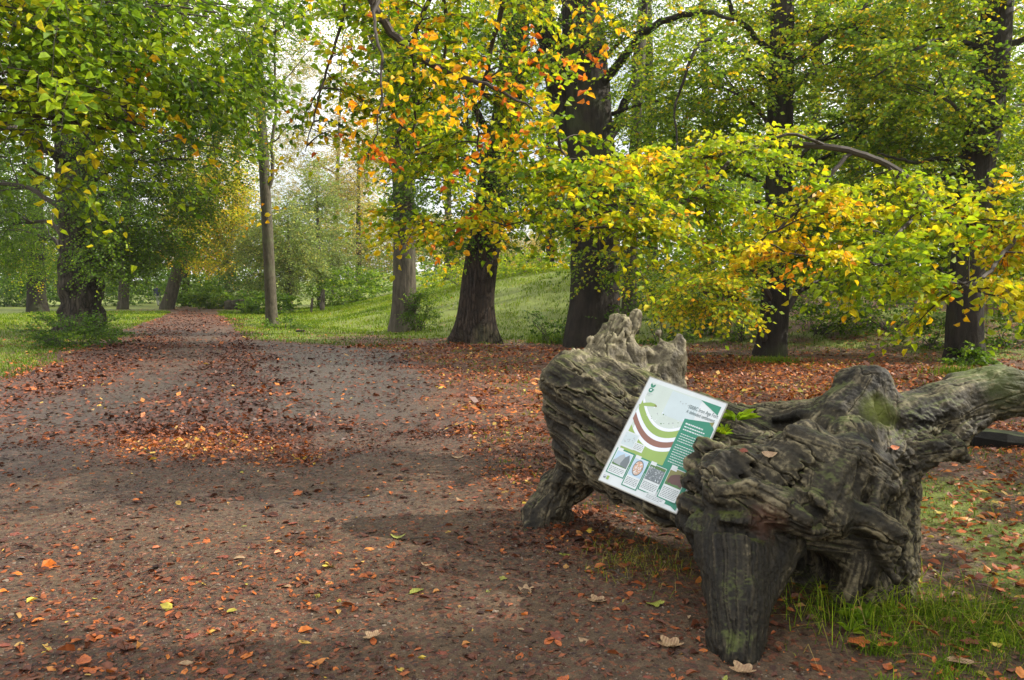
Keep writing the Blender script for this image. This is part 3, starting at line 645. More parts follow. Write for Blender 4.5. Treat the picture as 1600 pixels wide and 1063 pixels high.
    c = mixc(nt, blob(1200, 812, 3.42, .10, .35), c, (.14, .055, .030))
    c = mixc(nt, blob(1368, 645, 3.98, .12, .62), c, (.13, .155, .02)); c = mixc(nt, blob(1545, 592, 4.2, .2, .5), c, (.11, .15, .03))
    nt.links.new(c, b.inputs['Base Color']); b.inputs['Roughness'].default_value = .62; b.inputs['Specular IOR Level'].default_value = .25
    p = bump(nt, b, n2.outputs['Fac'], .55, .012); bump(nt, b, n3.outputs['Fac'], .4, .003, p)
    return m
M['stump'] = stump_material()
stump, SV, SN = build_stump()

# ------------------------------------------------------------------ information board wedged into the stump
PW, PH, PT = .435, .625, .022
def board_frame():
    """frame of the board fitted to its four corners (real rectangle, leaning back on the log)"""
    tgt = [(1012, 592), (1139, 628), (1055, 806), (938, 745)]
    loc = np.array([(-.5, .5), (.5, .5), (.5, -.5), (-.5, -.5)])*[PW, PH]
    def pts(p):
        R = np.array(Matrix.Rotation(p[3], 3, 'Z') @ Matrix.Rotation(p[4], 3, 'X') @ Matrix.Rotation(p[5], 3, 'Y')); return p[:3]+np.stack([loc[:, 0], 0*loc[:, 0], loc[:, 1]], -1)@R.T, R
    def res(p):
        q, _ = pts(p); q = q-[0, 0, CAMZ]; f = q[:, 1]*CP-q[:, 2]*SP; v = q[:, 1]*SP+q[:, 2]*CP
        return np.concatenate([800+FPX*q[:, 0]/f-[t[0] for t in tgt], 531-FPX*v/f-[t[1] for t in tgt]])
    c = at(1036, 692, 4.12); best = None
    for lean in (-.5, -.15, .2):
        p = np.array([*c, .0, lean, .38])
        for _ in range(60):
            r = res(p); J = np.stack([(res(p+np.eye(6)[i]*1e-4)-r)/1e-4 for i in range(6)], 1); dl = np.linalg.lstsq(J.T@J+np.eye(6)*1e1, -J.T@r, rcond=None)[0]; p = p+dl
        e = np.abs(res(p)).max()
        if best is None or e < best[0]: best = (e, p)
    print('board fit', best[0], best[1]); p = best[1]; return p, pts(p)[1]
bp_, BR = board_frame()
BX, BY, BZ = BR[:, 0], BR[:, 1], BR[:, 2]        # right, into the board, up
B = empty('information_board', tuple(bp_[:3])); tag(B, 'white and green printed information board wedged aslant into the stump', 'information board')
B.rotation_euler = Matrix(BR.tolist()).to_euler()
P_ = {k: plain('print_'+k, c, .38, noise=.05, scale=11) for k, c in dict(white=(.56, .61, .64), green=(.012, .19, .12), sky=(.46, .55, .59), mist=(.47, .55, .52), lime=(.24, .36, .09), pale=(.66, .70, .80),
     brown=(.22, .10, .075), dark=(.03, .04, .045), grey=(.30, .34, .37), steel=(.13, .16, .18), forest=(.06, .15, .04), bark=(.09, .04, .035), olive=(.17, .17, .05), blue=(.38, .52, .66), tan=(.50, .33, .24), ink=(.05, .09, .10)).items()}
PK = list(P_)
core = MB()
def boxv(x0, x1, y0, y1, z0, z1):
    v = [(x, y, z) for x in (x0, x1) for y in (y0, y1) for z in (z0, z1)]; f = [(0, 1, 3, 2), (4, 6, 7, 5), (0, 4, 5, 1), (2, 3, 7, 6), (0, 2, 6, 4), (1, 5, 7, 3)]; return v, f
core.add(*boxv(-PW/2, PW/2, 0, PT, -PH/2, PH/2)); rc = random.Random(3)
for i in range(15):
    z0 = -PH/2+.01+rc.random()*PH*.55; s0 = rc.uniform(.003, .009); core.add(*boxv(PW/2-.004, PW/2+rc.uniform(.003, .008), -.001, PT*rc.uniform(.3, .8), z0, z0+s0))
core.build('panel', plain('board_edge', (.62, .60, .52), .55, noise=.15, scale=20), B, smooth=False)
fm = MB()
for a in [(-PW/2-.002, PW/2+.002, -.0015, PT*.5, PH/2-.001, PH/2+.003), (PW/2-.001, PW/2+.003, -.0015, PT*.5, -PH/2, PH/2), (-PW/2-.003, -PW/2+.001, -.0015, PT*.5, -PH/2, PH/2), (-PW/2-.002, PW/2+.002, -.0015, PT*.5, -PH/2-.003, -PH/2+.001)]: fm.add(*boxv(*a))
fm.build('edge_trim', plain('grey_edge_trim', (.28, .28, .26), .5), B, smooth=False)
art = MB(); LAY = [0]
def poly(pts, col, layer):
    """flat printed shape; coordinates 0..1 across, 0..1 down the board"""
    p = np.array(pts, float); X = (p[:, 0]-.5)*PW; Z = (.5-p[:, 1])*PH
    c = np.array([[X.mean(), 0, Z.mean()]]); V = np.stack([X, X*0, Z], -1); V = np.concatenate([V, c]); V[:, 1] = -.0004-.0003*layer
    n = len(p); art.add(V, [(i, (i+1) % n, n) for i in range(n)], PK.index(col))
def rect(x0, y0, x1, y1, col, layer): poly([(x0, y0), (x1, y0), (x1, y1), (x0, y1)], col, layer)
def band(fn0, fn1, x0, x1, col, layer, n=18):
    xs = np.linspace(x0, x1, n)
    for a, b in zip(xs[:-1], xs[1:]): poly([(a, fn0(a)), (b, fn0(b)), (b, fn1(b)), (a, fn1(a))], col, layer)
def txtlines(x0, y0, x1, n, dy, h, col, layer, seed=0):
    r = random.Random(seed)
    for i in range(n):
        x = x0; e = x1-(r.random()*.25*(x1-x0) if i == n-1 else r.random()*.05*(x1-x0))
        while x < e:
            w = r.uniform(.008, .03); rect(x, y0+i*dy, min(x+w, e), y0+i*dy+h, col, layer); x += w+.006
rect(0.005, .004, .995, .996, 'white', 0)
rect(.06, .04, .70, .70, 'mist', 1); rect(.34, .05, .72, .30, 'sky', 1.2)
par = lambda x: ((x-.42)/.42)**2
band(lambda x: .28, lambda x: .42-.10*par(x), .02, .70, 'mist', 1.6)
band(lambda x: .385-.26*par(x), lambda x: .415-.25*par(x), .06, .70, 'pale', 2)
band(lambda x: .412-.25*par(x), lambda x: .475-.22*par(x), .05, .70, 'lime', 2.2)
band(lambda x: .472-.22*par(x), lambda x: .512-.21*par(x), .04, .70, 'pale', 2.4)
band(lambda x: .510-.21*par(x), lambda x: .565-.20*par(x), .04, .70, 'brown', 2.6)
band(lambda x: .562-.20*par(x), lambda x: .598-.19*par(x), .10, .70, 'pale', 2.8)
band(lambda x: .596-.19*par(x), lambda x: .80, .06, .70, 'lime', 3)
poly([(.03, .27), (.09, .235), (.16, .215), (.22, .215), (.25, .235), (.17, .25), (.10, .265), (.05, .285)], 'lime', 3); poly([(.21, .225), (.24, .222), (.25, .236), (.225, .238)], 'olive', 3.2)
r_ = random.Random(5)
for i in range(34):
    x = r_.uniform(.16, .66); y = r_.uniform(.26, .36)-.06*par(x); s = r_.uniform(.004, .010); poly([(x-s, y), (x, y-s*.8), (x+s, y), (x+s*.6, y+s*.5), (x-s*.6, y+s*.5)], r_.choice(['grey', 'pale', 'white', 'forest']), 3.1)
for i in range(5):
    x = .48+i*.035; rect(x, .115+.01*(i % 2), x+.012, .125+.01*(i % 2), 'grey', 3.1)
fx = np.linspace(.42, .72, 22); poly([(.40, .80)]+[(x, .80-(.40*(x-.40))-.02*(i % 2)-.015) for i, x in enumerate(fx)]+[(.72, .80)], 'forest', 3.2)
# green text column with slanted corners
poly([(.70, .235), (.93, .20), (.985, .25), (.985, .955), (.93, .965), (.74, .965), (.76, .90), (.68, .86), (.68, .24)], 'green', 4)
poly([(.70, .045), (.955, .045), (.955, .125)], 'green', 4); poly([(.905, .205), (.96, .19), (.955, .235)], 'olive', 4.5)
poly([(.62, .245), (.72, .235), (.72, .72), (.62, .72)], 'green', 4.2)
txtlines(.655, .275, .88, 1, .028, .013, 'white', 5, 1); txtlines(.655, .305, .92, 2, .026, .010, 'white', 5, 2); txtlines(.655, .375, .95, 4, .022, .006, 'white', 5, 3); txtlines(.655, .475, .95, 8, .022, .006, 'white', 5, 4)
# inset sketch with caption
rect(.035, .52, .22, .66, 'white', 5); rect(.045, .53, .205, .645, 'sky', 5.2); rect(.20, .585, .33, .655, 'white', 5.4); txtlines(.21, .597, .32, 4, .013, .004, 'ink', 5.8, 7)
for i in range(14):
    x = r_.uniform(.055, .18); y = r_.uniform(.54, .62); rect(x, y, x+.012, y+.006, 'grey', 5.6)
# four picture cards along the bottom
def card(x0, x1, y0, y1, ye, seed):
    rect(x0-.012, y0-.012, x1+.012, ye+.008, 'green', 5); rect(x0, y0, x1, ye, 'white', 5.3); rect(x0, y0-.018, x0+.07, y0+.012, 'white', 5.9); txtlines(x0+.012, y1+.014, x1-.012, int((ye-y1-.015)/.013), .013, .0045, 'ink', 5.9, seed)
card(.045, .255, .695, .835, .905, 11)
rect(.055, .705, .245, .83, 'blue', 5.6); rect(.055, .79, .245, .83, 'forest', 5.7); poly([(.055, .80), (.11, .74), (.15, .715), (.19, .75), (.245, .80), (.245, .825), (.07, .815)], 'grey', 5.8); poly([(.15, .80), (.175, .74), (.215, .71), (.245, .76), (.245, .825), (.16, .82)], 'steel', 5.9)
card(.285, .455, .70, .865, .955, 12)
rect(.29, .705, .45, .86, 'blue', 5.5); th = np.linspace(0, 2*math.pi, 25)[:-1]
poly([(.37+.062*math.cos(t), .783+.070*math.sin(t)) for t in th], 'steel', 5.6); poly([(.37+.053*math.cos(t), .783+.060*math.sin(t)) for t in th], 'tan', 5.7)
for i in range(40):
    t = r_.uniform(0, 6.28); q = r_.random()**.5; x = .37+.048*q*math.cos(t); y = .783+.054*q*math.sin(t); poly([(x+.006*math.cos(a), y+.0045*math.sin(a)) for a in (0, 1.2, 2.5, 3.8, 5)], r_.choice(['white', 'brown', 'pale', 'white']), 5.8)
card(.485, .69, .70, .845, .935, 13)
rect(.49, .705, .685, .84, 'steel', 5.5); rect(.49, .705, .685, .73, 'forest', 5.6)
for i in range(110):
    x = r_.uniform(.492, .675); y = r_.uniform(.727, .828); s = r_.uniform(.004, .010); a = r_.uniform(0, 3); poly([(x+s*math.cos(a), y+s*math.sin(a)*.6), (x-s*.4*math.sin(a), y+.4*s*math.cos(a)), (x-s*math.cos(a), y-s*math.sin(a)*.6), (x+s*.4*math.sin(a), y-.4*s*math.cos(a))], r_.choice(['pale', 'grey', 'dark', 'white', 'grey']), 5.7)
card(.725, .935, .665, .82, .93, 14)
rect(.73, .67, .93, .815, 'olive', 5.5); rect(.73, .67, .80, .69, 'white', 5.9); rect(.73, .79, .93, .815, 'forest', 5.6)
poly([(.745, .78), (.76, .735), (.80, .715), (.86, .70), (.91, .715), (.93, .75), (.925, .80), (.90, .80), (.88, .79), (.80, .80), (.79, .79), (.76, .80)], 'bark', 5.8)
poly([(.56, .96), (.70, .90), (.72, .96), (.70, .975)], 'white', 5); txtlines(.60, .948, .80, 3, .011, .004, 'ink', 6.2, 21); rect(.58, .94, .83, .985, 'white', 6)
poly([(.80, .935), (.975, .985), (.975, .90), (.955, .90), (.945, .945)], 'green', 6.1)
# small marks at the lower left, oak-leaf sprig and two words at the upper left
rect(.035, .94, .065, .965, 'steel', 5); rect(.038, .944, .062, .950, 'pale', 5.2); rect(.075, .935, .105, .968, 'lime', 5)
def oakleaf(cx, cy, ang, L, w):
    o = []
    for i in range(25):
        t = i/24; s = math.sin(math.pi*t)**.7*w*(1+.28*math.cos(t*8*math.pi)); o.append((t*L, s))
    o += [(a, -b) for a, b in o[::-1]]
    return [(cx+(a*math.cos(ang)-b*math.sin(ang)), cy+(a*math.sin(ang)+b*math.cos(ang))*PW/PH) for a, b in o]
poly(oakleaf(.085, .088, -2.0, .060, .013), 'green', 5); poly(oakleaf(.090, .088, -1.15, .058, .013), 'green', 5)
ring = [(.087+.028*math.cos(t), .112+.021*math.sin(t)) for t in th]; poly(ring, 'green', 5); poly([(.087+.012*math.cos(t), .110+.009*math.sin(t)) for t in th], 'white', 5.4); poly([(.10, .095), (.125, .10), (.11, .12)], 'green', 5.5)
def words(s, x, y, size, col, sx=.8, layer=6):
    c = bpy.data.curves.new('words', 'FONT'); c.body = s; c.size = size; c.space_character = 1.0
    t = bpy.data.objects.new('words', c); COL.objects.link(t); dg = bpy.context.evaluated_depsgraph_get(); me = t.evaluated_get(dg).to_mesh()
    V = np.zeros(len(me.vertices)*3); me.vertices.foreach_get('co', V); V = V.reshape(-1, 3)
    me.calc_loop_triangles(); F = np.zeros(len(me.loop_triangles)*3, np.int32); me.loop_triangles.foreach_get('vertices', F); F = F.reshape(-1, 3)
    X = (x-.5)*PW+V[:, 0]*sx; Z = (.5-y)*PH+V[:, 1]; art.add(np.stack([X, X*0-.0004-.0003*layer, Z], -1), F, PK.index(col))
    t.evaluated_get(dg).to_mesh_clear(); bpy.data.objects.remove(t); bpy.data.curves.remove(c)
words('500BC Iron Age Fort', .60, .150, .030, 'ink', .62); words('A defended settlement', .60, .193, .028, 'ink', .60)
words('National', .065, .150, .010, 'grey'); words('Trust', .065, .166, .010, 'grey')
art.build('printed_face', [P_[k] for k in PK], B, smooth=False)

# ------------------------------------------------------------------ trees, near to far
G_BACK = 'trees standing beyond the bank'
# big gnarled oak by the path, left
tree('gnarled_oak', 'massive gnarled oak with burred trunk and dense green leaves left of the path', (128, 522), (70, -260, 1), [.54, .46, .44, .46, .40, .34, .25], 'bark_oak', ts=.05,
  mid=[(128, 460, 0), (122, 380, 0), (118, 250, 0), (100, 60, .5)], seed=11, flare=1.35, ridge=.05, burl=.22, roots=7, sides=72, leaf=.085, K=10, spray_len=.7,
  limbs=[([(115, 270, 0), (80, 235, -1), (20, 200, -2), (-90, 190, -2.5)], .20, .05), ([(118, 255, 0), (160, 200, -.5), (215, 100, -1), (250, 0, -1)], .17, .05),
         ([(112, 210, 0), (60, 150, 0), (-20, 60, 1)], .18, .06), ([(120, 290, 0), (175, 262, -1), (215, 235, -1.5), (290, 215, -2)], .08, .02), ([(110, 240, 0), (145, 140, .5), (140, 0, 1)], .18, .06),
         ([(118, 300, 0), (60, 270, -1), (30, 250, -1.5)], .07, .02)],
  clusters=[(220, 330, 0, 1.7, 1.8, 1.5, 420, .17, .07), (300, 250, .5, 1.6, 1.8, 1.7, 420, .19, .08), (180, 400, -.6, 1.1, 1.2, .75, 190, .16, .06), (225, 390, 1.0, 1.2, 1.4, .7, 200, .17, .06),
            (165, 300, -1.2, .9, .6, 1.1, 150, .15, .05), (20, 350, 2.5, 1.8, 1.5, 1.8, 380, .17, .05), (30, 405, 6, 2.2, 1.5, .9, 150, .24, .09), (-10, 260, 6, 2.6, 2, 2.4, 260, .17, .05), (-70, 280, 0, 2, 2, 2, 300, .16, .06),
            (220, 180, 0, 2.0, 2, 1.6, 380, .22, .09), (330, 130, 0, 1.5, 2, 1.5, 300, .25, .10), (60, 110, 1, 2.4, 2, 1.8, 360, .20, .08), (200, 20, 1, 2.8, 2.4, 1.7, 420, .24, .09), (340, 10, 2, 1.6, 2, 1.6, 220, .26, .09), (0, -20, 1, 3, 2.5, 2, 300, .2, .06),
            (150, 20, 4, 3.2, 2.0, 1.8, 320, .2, .06)])
# lime whose low branches hang in from the left, close to the camera
tree('lime_tree', 'close overhanging branch of large pale green leaves at the upper left, seen before the oak', (-6.2, None), (-800, -700, 0), [.22, .2, .17, .15], 'bark_grey', Y=5.4, branchy=.22, fm=1.75,
  mid=[(-700, 100, 0)], seed=12, leaf=.070, K=9, simple=False, spray_len=.5, twig_r=.003, droop=.45,
  clusters=[(40, 120, 0, .62, .6, .36, 46, .36, .07), (110, 190, .2, .42, .5, .26, 26, .37, .07), (60, 20, .2, .8, .6, .40, 54, .33, .08), (190, 60, .8, .7, .6, .42, 46, .31, .08), (10, 230, 0, .40, .4, .2, 18, .42, .07), (290, 60, 1.4, .7, .6, .5, 44, .28, .07), (230, 130, 1.2, .5, .5, .3, 26, .31, .08), (-120, 80, 0, .8, .7, .6, 50, .35, .08), (330, 150, 2, .5, .5, .4, 30, .27, .06),
            (215, 180, .6, .08, .1, .08, 2, .67, .04), (235, 195, .6, .08, .1, .06, 1, .70, .04), (350, 20, 1.2, .7, .6, .4, 34, .30, .07), (120, -60, .4, 1.2, .8, .5, 70, .32, .07)])
# slim grey tree in the middle left
tree('slim_grey_tree', 'slim straight grey trunk standing alone at the right edge of the path', (425, 508), (402, -60, 0), [.22, .20, .185, .16, .12], 'bark_grey',
  mid=[(420, 400, 0), (412, 250, 0), (404, 100, 0)], seed=13, flare=1.35, ridge=.012, flare_h=.5, leaf=.10, K=8, spray_len=.7,
  limbs=[([(418, 300, 0), (425, 200, 0), (428, 100, 0), (432, -30, .4)], .075, .03), ([(410, 230, 0), (440, 210, -.5), (470, 160, -1)], .03, .01), ([(425, 170, 0), (450, 120, 0), (500, 60, 0)], .03, .01), ([(408, 150, 0), (380, 90, 0)], .03, .01)],
  clusters=[(380, 60, 0, 1.8, 1.6, 1.8, 190, .28, .10), (440, 10, 0, 2.0, 1.6, 1.2, 70, .36, .12), (380, 180, -1, .9, 1, 1.3, 90, .30, .13), (500, 20, -1, 1.6, 1.4, 1.2, 45, .36, .12), (360, 120, 1, 1, 1, 1.6, 120, .26, .08)])
# ivy-clad tree at the foot of the bank
tree('ivy_clad_tree', 'upright tree clothed in dark ivy, standing at the foot of the grassy bank', (630, 500), (615, -120, 0), [.38, .34, .31, .30, .24], 'bark_pale', Y=25,
  mid=[(632, 400, 0), (628, 200, 0)], seed=14, flare=1.3, ridge=.03, leaf=.10, K=9,
  limbs=[([(628, 200, 0), (670, 120, 0), (720, 50, 1)], .12, .04), ([(626, 150, 0), (580, 60, 0), (560, -20, 0)], .12, .04)],
  clusters=[(628, 250, -.3, .55, .55, 2.2, 330, .10, .05, dict(leaf=.075, len=.3)), (622, 80, -.3, .6, .6, 1.7, 220, .11, .05, dict(leaf=.075, len=.3)), (655, 480, -.7, .35, .3, .45, 50, .12, .05, dict(leaf=.06, len=.3)),
            (570, 20, 0, 1.4, 1.6, 1.0, 60, .32, .1), (690, 20, 1, 2.0, 1.6, 1.4, 200, .30, .1), (560, 110, 1, 1.0, 1.2, .9, 26, .38, .1), (660, 150, 1.5, 1.4, 1.2, 1.6, 160, .24, .08)])
# brown ridged trunk, centre
tree('ridged_brown_tree', 'brown ridged trunk with a wide flared foot, between the ivied tree and the dark beech', (742, 530), (815, -160, .4), [.50, .43, .40, .38, .35, .28], 'bark_brown', Y=21.0,
  mid=[(748, 440, 0), (772, 280, 0), (800, 120, .2)], seed=15, flare=1.75, flare_h=1.1, ridge=.03, roots=8, sides=64, leaf=.09, K=9,
  limbs=[([(780, 260, 0), (740, 160, -1), (700, 60, -1)], .12, .04), ([(800, 120, 0), (860, 60, 0), (890, -20, 0)], .12, .05)],
  clusters=[(740, 280, -1, 1.6, 1.2, 1.0, 230, .20, .08), (700, 180, -1.5, 1.6, 1.3, 1.2, 220, .24, .09), (790, 60, -1, 1.6, 1.3, 1.4, 220, .24, .09), (830, 330, 1.5, 1.2, 1.0, 1.0, 130, .22, .07), (720, 370, .2, .9, .8, .6, 90, .20, .06), (660, 60, 0, 1.4, 1.3, 1.2, 130, .28, .09)])
# great dark beech with one low bough reaching towards the camera
T11, tp11, tb11 = tree('dark_beech', 'largest dark trunk, a smooth beech rising directly behind the stump with a forked stem', (925, 545), (905, -220, 0), [.66, .60, .57, .56, .54, .48, .36], 'bark_dark', Y=19.6,
  mid=[(930, 450, 0), (930, 330, 0), (922, 200, 0), (912, 60, 0)], seed=16, flare=1.3, flare_h=1.1, ridge=.022, roots=6, sides=72, leaf=.085, K=10,
  limbs=[([(925, 330, .3), (900, 210, .3), (850, 60, .3), (815, -80, .3)], .36, .25), ([(905, 160, 0), (1000, 60, -1), (1080, 20, -2), (1150, 30, -3)], .12, .03), ([(935, 250, 0), (990, 120, 1), (1010, -30, 1)], .14, .06), ([(930, 300, 0), (960, 320, -.5), (1040, 290, -1.5)], .06, .02),
         ([(950, 180, 0), (1060, 150, -1), (1130, 110, -2)], .05, .015)],
  clusters=[(870, 290, -1.5, 1.5, 1.1, .8, 100, .26, .10), (1010, 40, -1, 1.6, 1.6, 1.3, 190, .32, .11), (960, 410, -1.2, 1.4, 1.0, .5, 60, .34, .10), (870, -10, -1.5, 1.4, 1.3, .9, 90, .34, .12), (1010, 180, 1, 1.6, 1.6, 1.4, 220, .27, .09), (860, 150, 1.8, 1.4, 1.3, 1.2, 130, .24, .08)])
tree('thin_pale_tree', 'thin pale stem showing between the dark beech and the torn end of the stump', (986, 500), (1010, -100, 0), [.22, .20, .17, .12], 'bark_pale', Y=22.5, mid=[(985, 400, 0)], seed=17, ridge=.012, flare=1.2, leaf=.08,
  clusters=[(1060, 260, 1, 1.6, 1.4, 1.4, 200, .28, .08), (1000, 330, .8, 1.1, 1.0, .9, 100, .26, .08)])
# right hand beeches
tree('right_beech', 'narrow dark trunk right of centre, above the red leaf carpet behind the stump', (1206, 562), (1226, -140, 0), [.30, .28, .265, .25, .23, .16], 'bark_dark', Y=17.0,
  mid=[(1212, 450, 0), (1218, 250, 0), (1222, 60, 0)], seed=18, ts=.05, flare=1.35, ridge=.018, flare_h=.6, leaf=.10, K=10,
  limbs=[([(1220, 150, 0), (1110, 60, -1), (1060, 150, -1.5), (1055, 260, -2)], .05, .012), ([(1222, 60, 0), (1300, 40, 0), (1400, 60, -.5), (1480, 40, -1)], .06, .02), ([(1275, 120, 1.5), (1276, 0, 1.5), (1278, -100, 1.5)], .07, .06), ([(1215, 280, 0), (1320, 230, 0), (1400, 160, 0)], .05, .015), ([(1215, 320, 0), (1120, 300, -1), (1040, 330, -2)], .045, .01), ([(1220, 100, 0), (1150, 20, 0), (1120, -50, 0)], .07, .03)],
  clusters=[(1110, 130, 0, 1.5, 1.5, 1.1, 260, .30, .09), (1110, 250, 1, 1.5, 1.5, 1.0, 230, .26, .08), (1310, 90, 0, 1.5, 1.5, 1.1, 250, .32, .10), (1330, 210, .8, 1.6, 1.5, 1.0, 260, .28, .09), (1200, 10, 1, 1.7, 1.5, .9, 200, .33, .10),
            (1100, 460, -2.4, 1.0, .9, .50, 110, .44, .08), (1130, 400, -1.5, 1.1, .9, .45, 90, .38, .09), (1290, 350, 0, 1.5, 1.4, .8, 200, .25, .08), (1200, 380, 1, 1.3, 1.2, .8, 140, .23, .07), (1420, 30, 0, 1.3, 1.4, .9, 160, .36, .10),
            (1300, 440, 2.5, 1.6, 1.0, .55, 110, .27, .08)])
tree('ivy_footed_beech', 'dark beech at the far right with pale ivy leaves round its foot', (1506, 580), (1570, -140, 0), [.33, .31, .30, .30, .30, .22], 'bark_dark', Y=15.6,
  mid=[(1510, 450, 0), (1526, 280, 0), (1548, 100, 0)], seed=19, ts=.05, flare=1.3, ridge=.018, flare_h=.6, leaf=.10, K=10,
  limbs=[([(1545, 90, 0), (1470, 60, -.4), (1370, 120, -1)], .06, .015), ([(1528, 240, 0), (1440, 250, -.4), (1370, 240, -1)], .06, .015), ([(1530, 250, 0), (1450, 290, 0), (1400, 270, 0)], .035, .01), ([(1555, 80, 0), (1640, 40, 0)], .08, .03)],
  clusters=[(1440, 130, 0, 1.4, 1.3, 1.0, 230, .32, .09), (1440, 260, .8, 1.4, 1.3, .9, 210, .29, .09), (1600, 160, .6, 1.1, 1.3, 1.4, 190, .32, .09), (1590, 320, 1, 1.2, 1.2, 1.0, 170, .29, .08), (1560, -10, 0, 1.5, 1.4, .8, 150, .36, .1), (1560, 420, 1.6, 1.2, 1.2, .8, 130, .25, .07),
            (1518, 560, -.5, .36, .30, .32, 70, .17, .05, dict(leaf=.07, len=.22)), (1485, 590, -.7, .35, .3, .2, 50, .20, .06, dict(leaf=.075, len=.25)), (1420, 400, 2, 1.3, 1.2, .7, 120, .25, .07)])
# background wood to the right and beyond the bank, each tree its own
rb = random.Random(4)
bgs = [(1020, 460, 44, .30, .30), (1110, 460, 40, .22, .28), (1330, 470, 25, .26, .29), (1400, 480, 31, .3, .24), (1650, 500, 21, .3, .29), (1260, 460, 36, .3, .27), (1480, 470, 30, .25, .3), (860, 440, 44, .25, .36), (1560, 470, 38, .3, .27)]
for i, (px, py, Y, r, tn) in enumerate(bgs):
    cl = [(px+rb.uniform(-70, 70)*25/Y, 40+k*125+rb.uniform(-20, 20), rb.uniform(-1, 2), 2.1+.035*Y, 1.8, 1.7+.02*Y, 200, tn+rb.uniform(-.04, .05), .08) for k in range(0, 3 if px != 860 else 2)]
    tree('background_beech', ['dim beech trunk right of the thin pale stem', 'far beech left of the narrow dark trunk', 'far beech between the two dark right-hand trunks', 'shaded beech beyond the bank, left of the ivy-footed beech', 'leafy beech at the very right edge of the photo', 'far beech directly behind the narrow dark trunk', 'far beech just left behind the ivy-footed beech', 'tall tawny tree seen over the bank between the two big trunks', 'far beech right behind the ivy-footed beech'][i],
         (px, None) if False else (px, py), (px+rb.uniform(-20, 30), -150, 0), [r, r*.9, r*.8, r*.5], 'bark_dark', Y=Y, seed=40+i, ts=.05, leaf=.12 if Y > 26 else .1, K=9, clusters=cl, group=G_BACK, sides=14, ridge=.01, flare=1.2, spray_len=.8, leafmat='leaf')

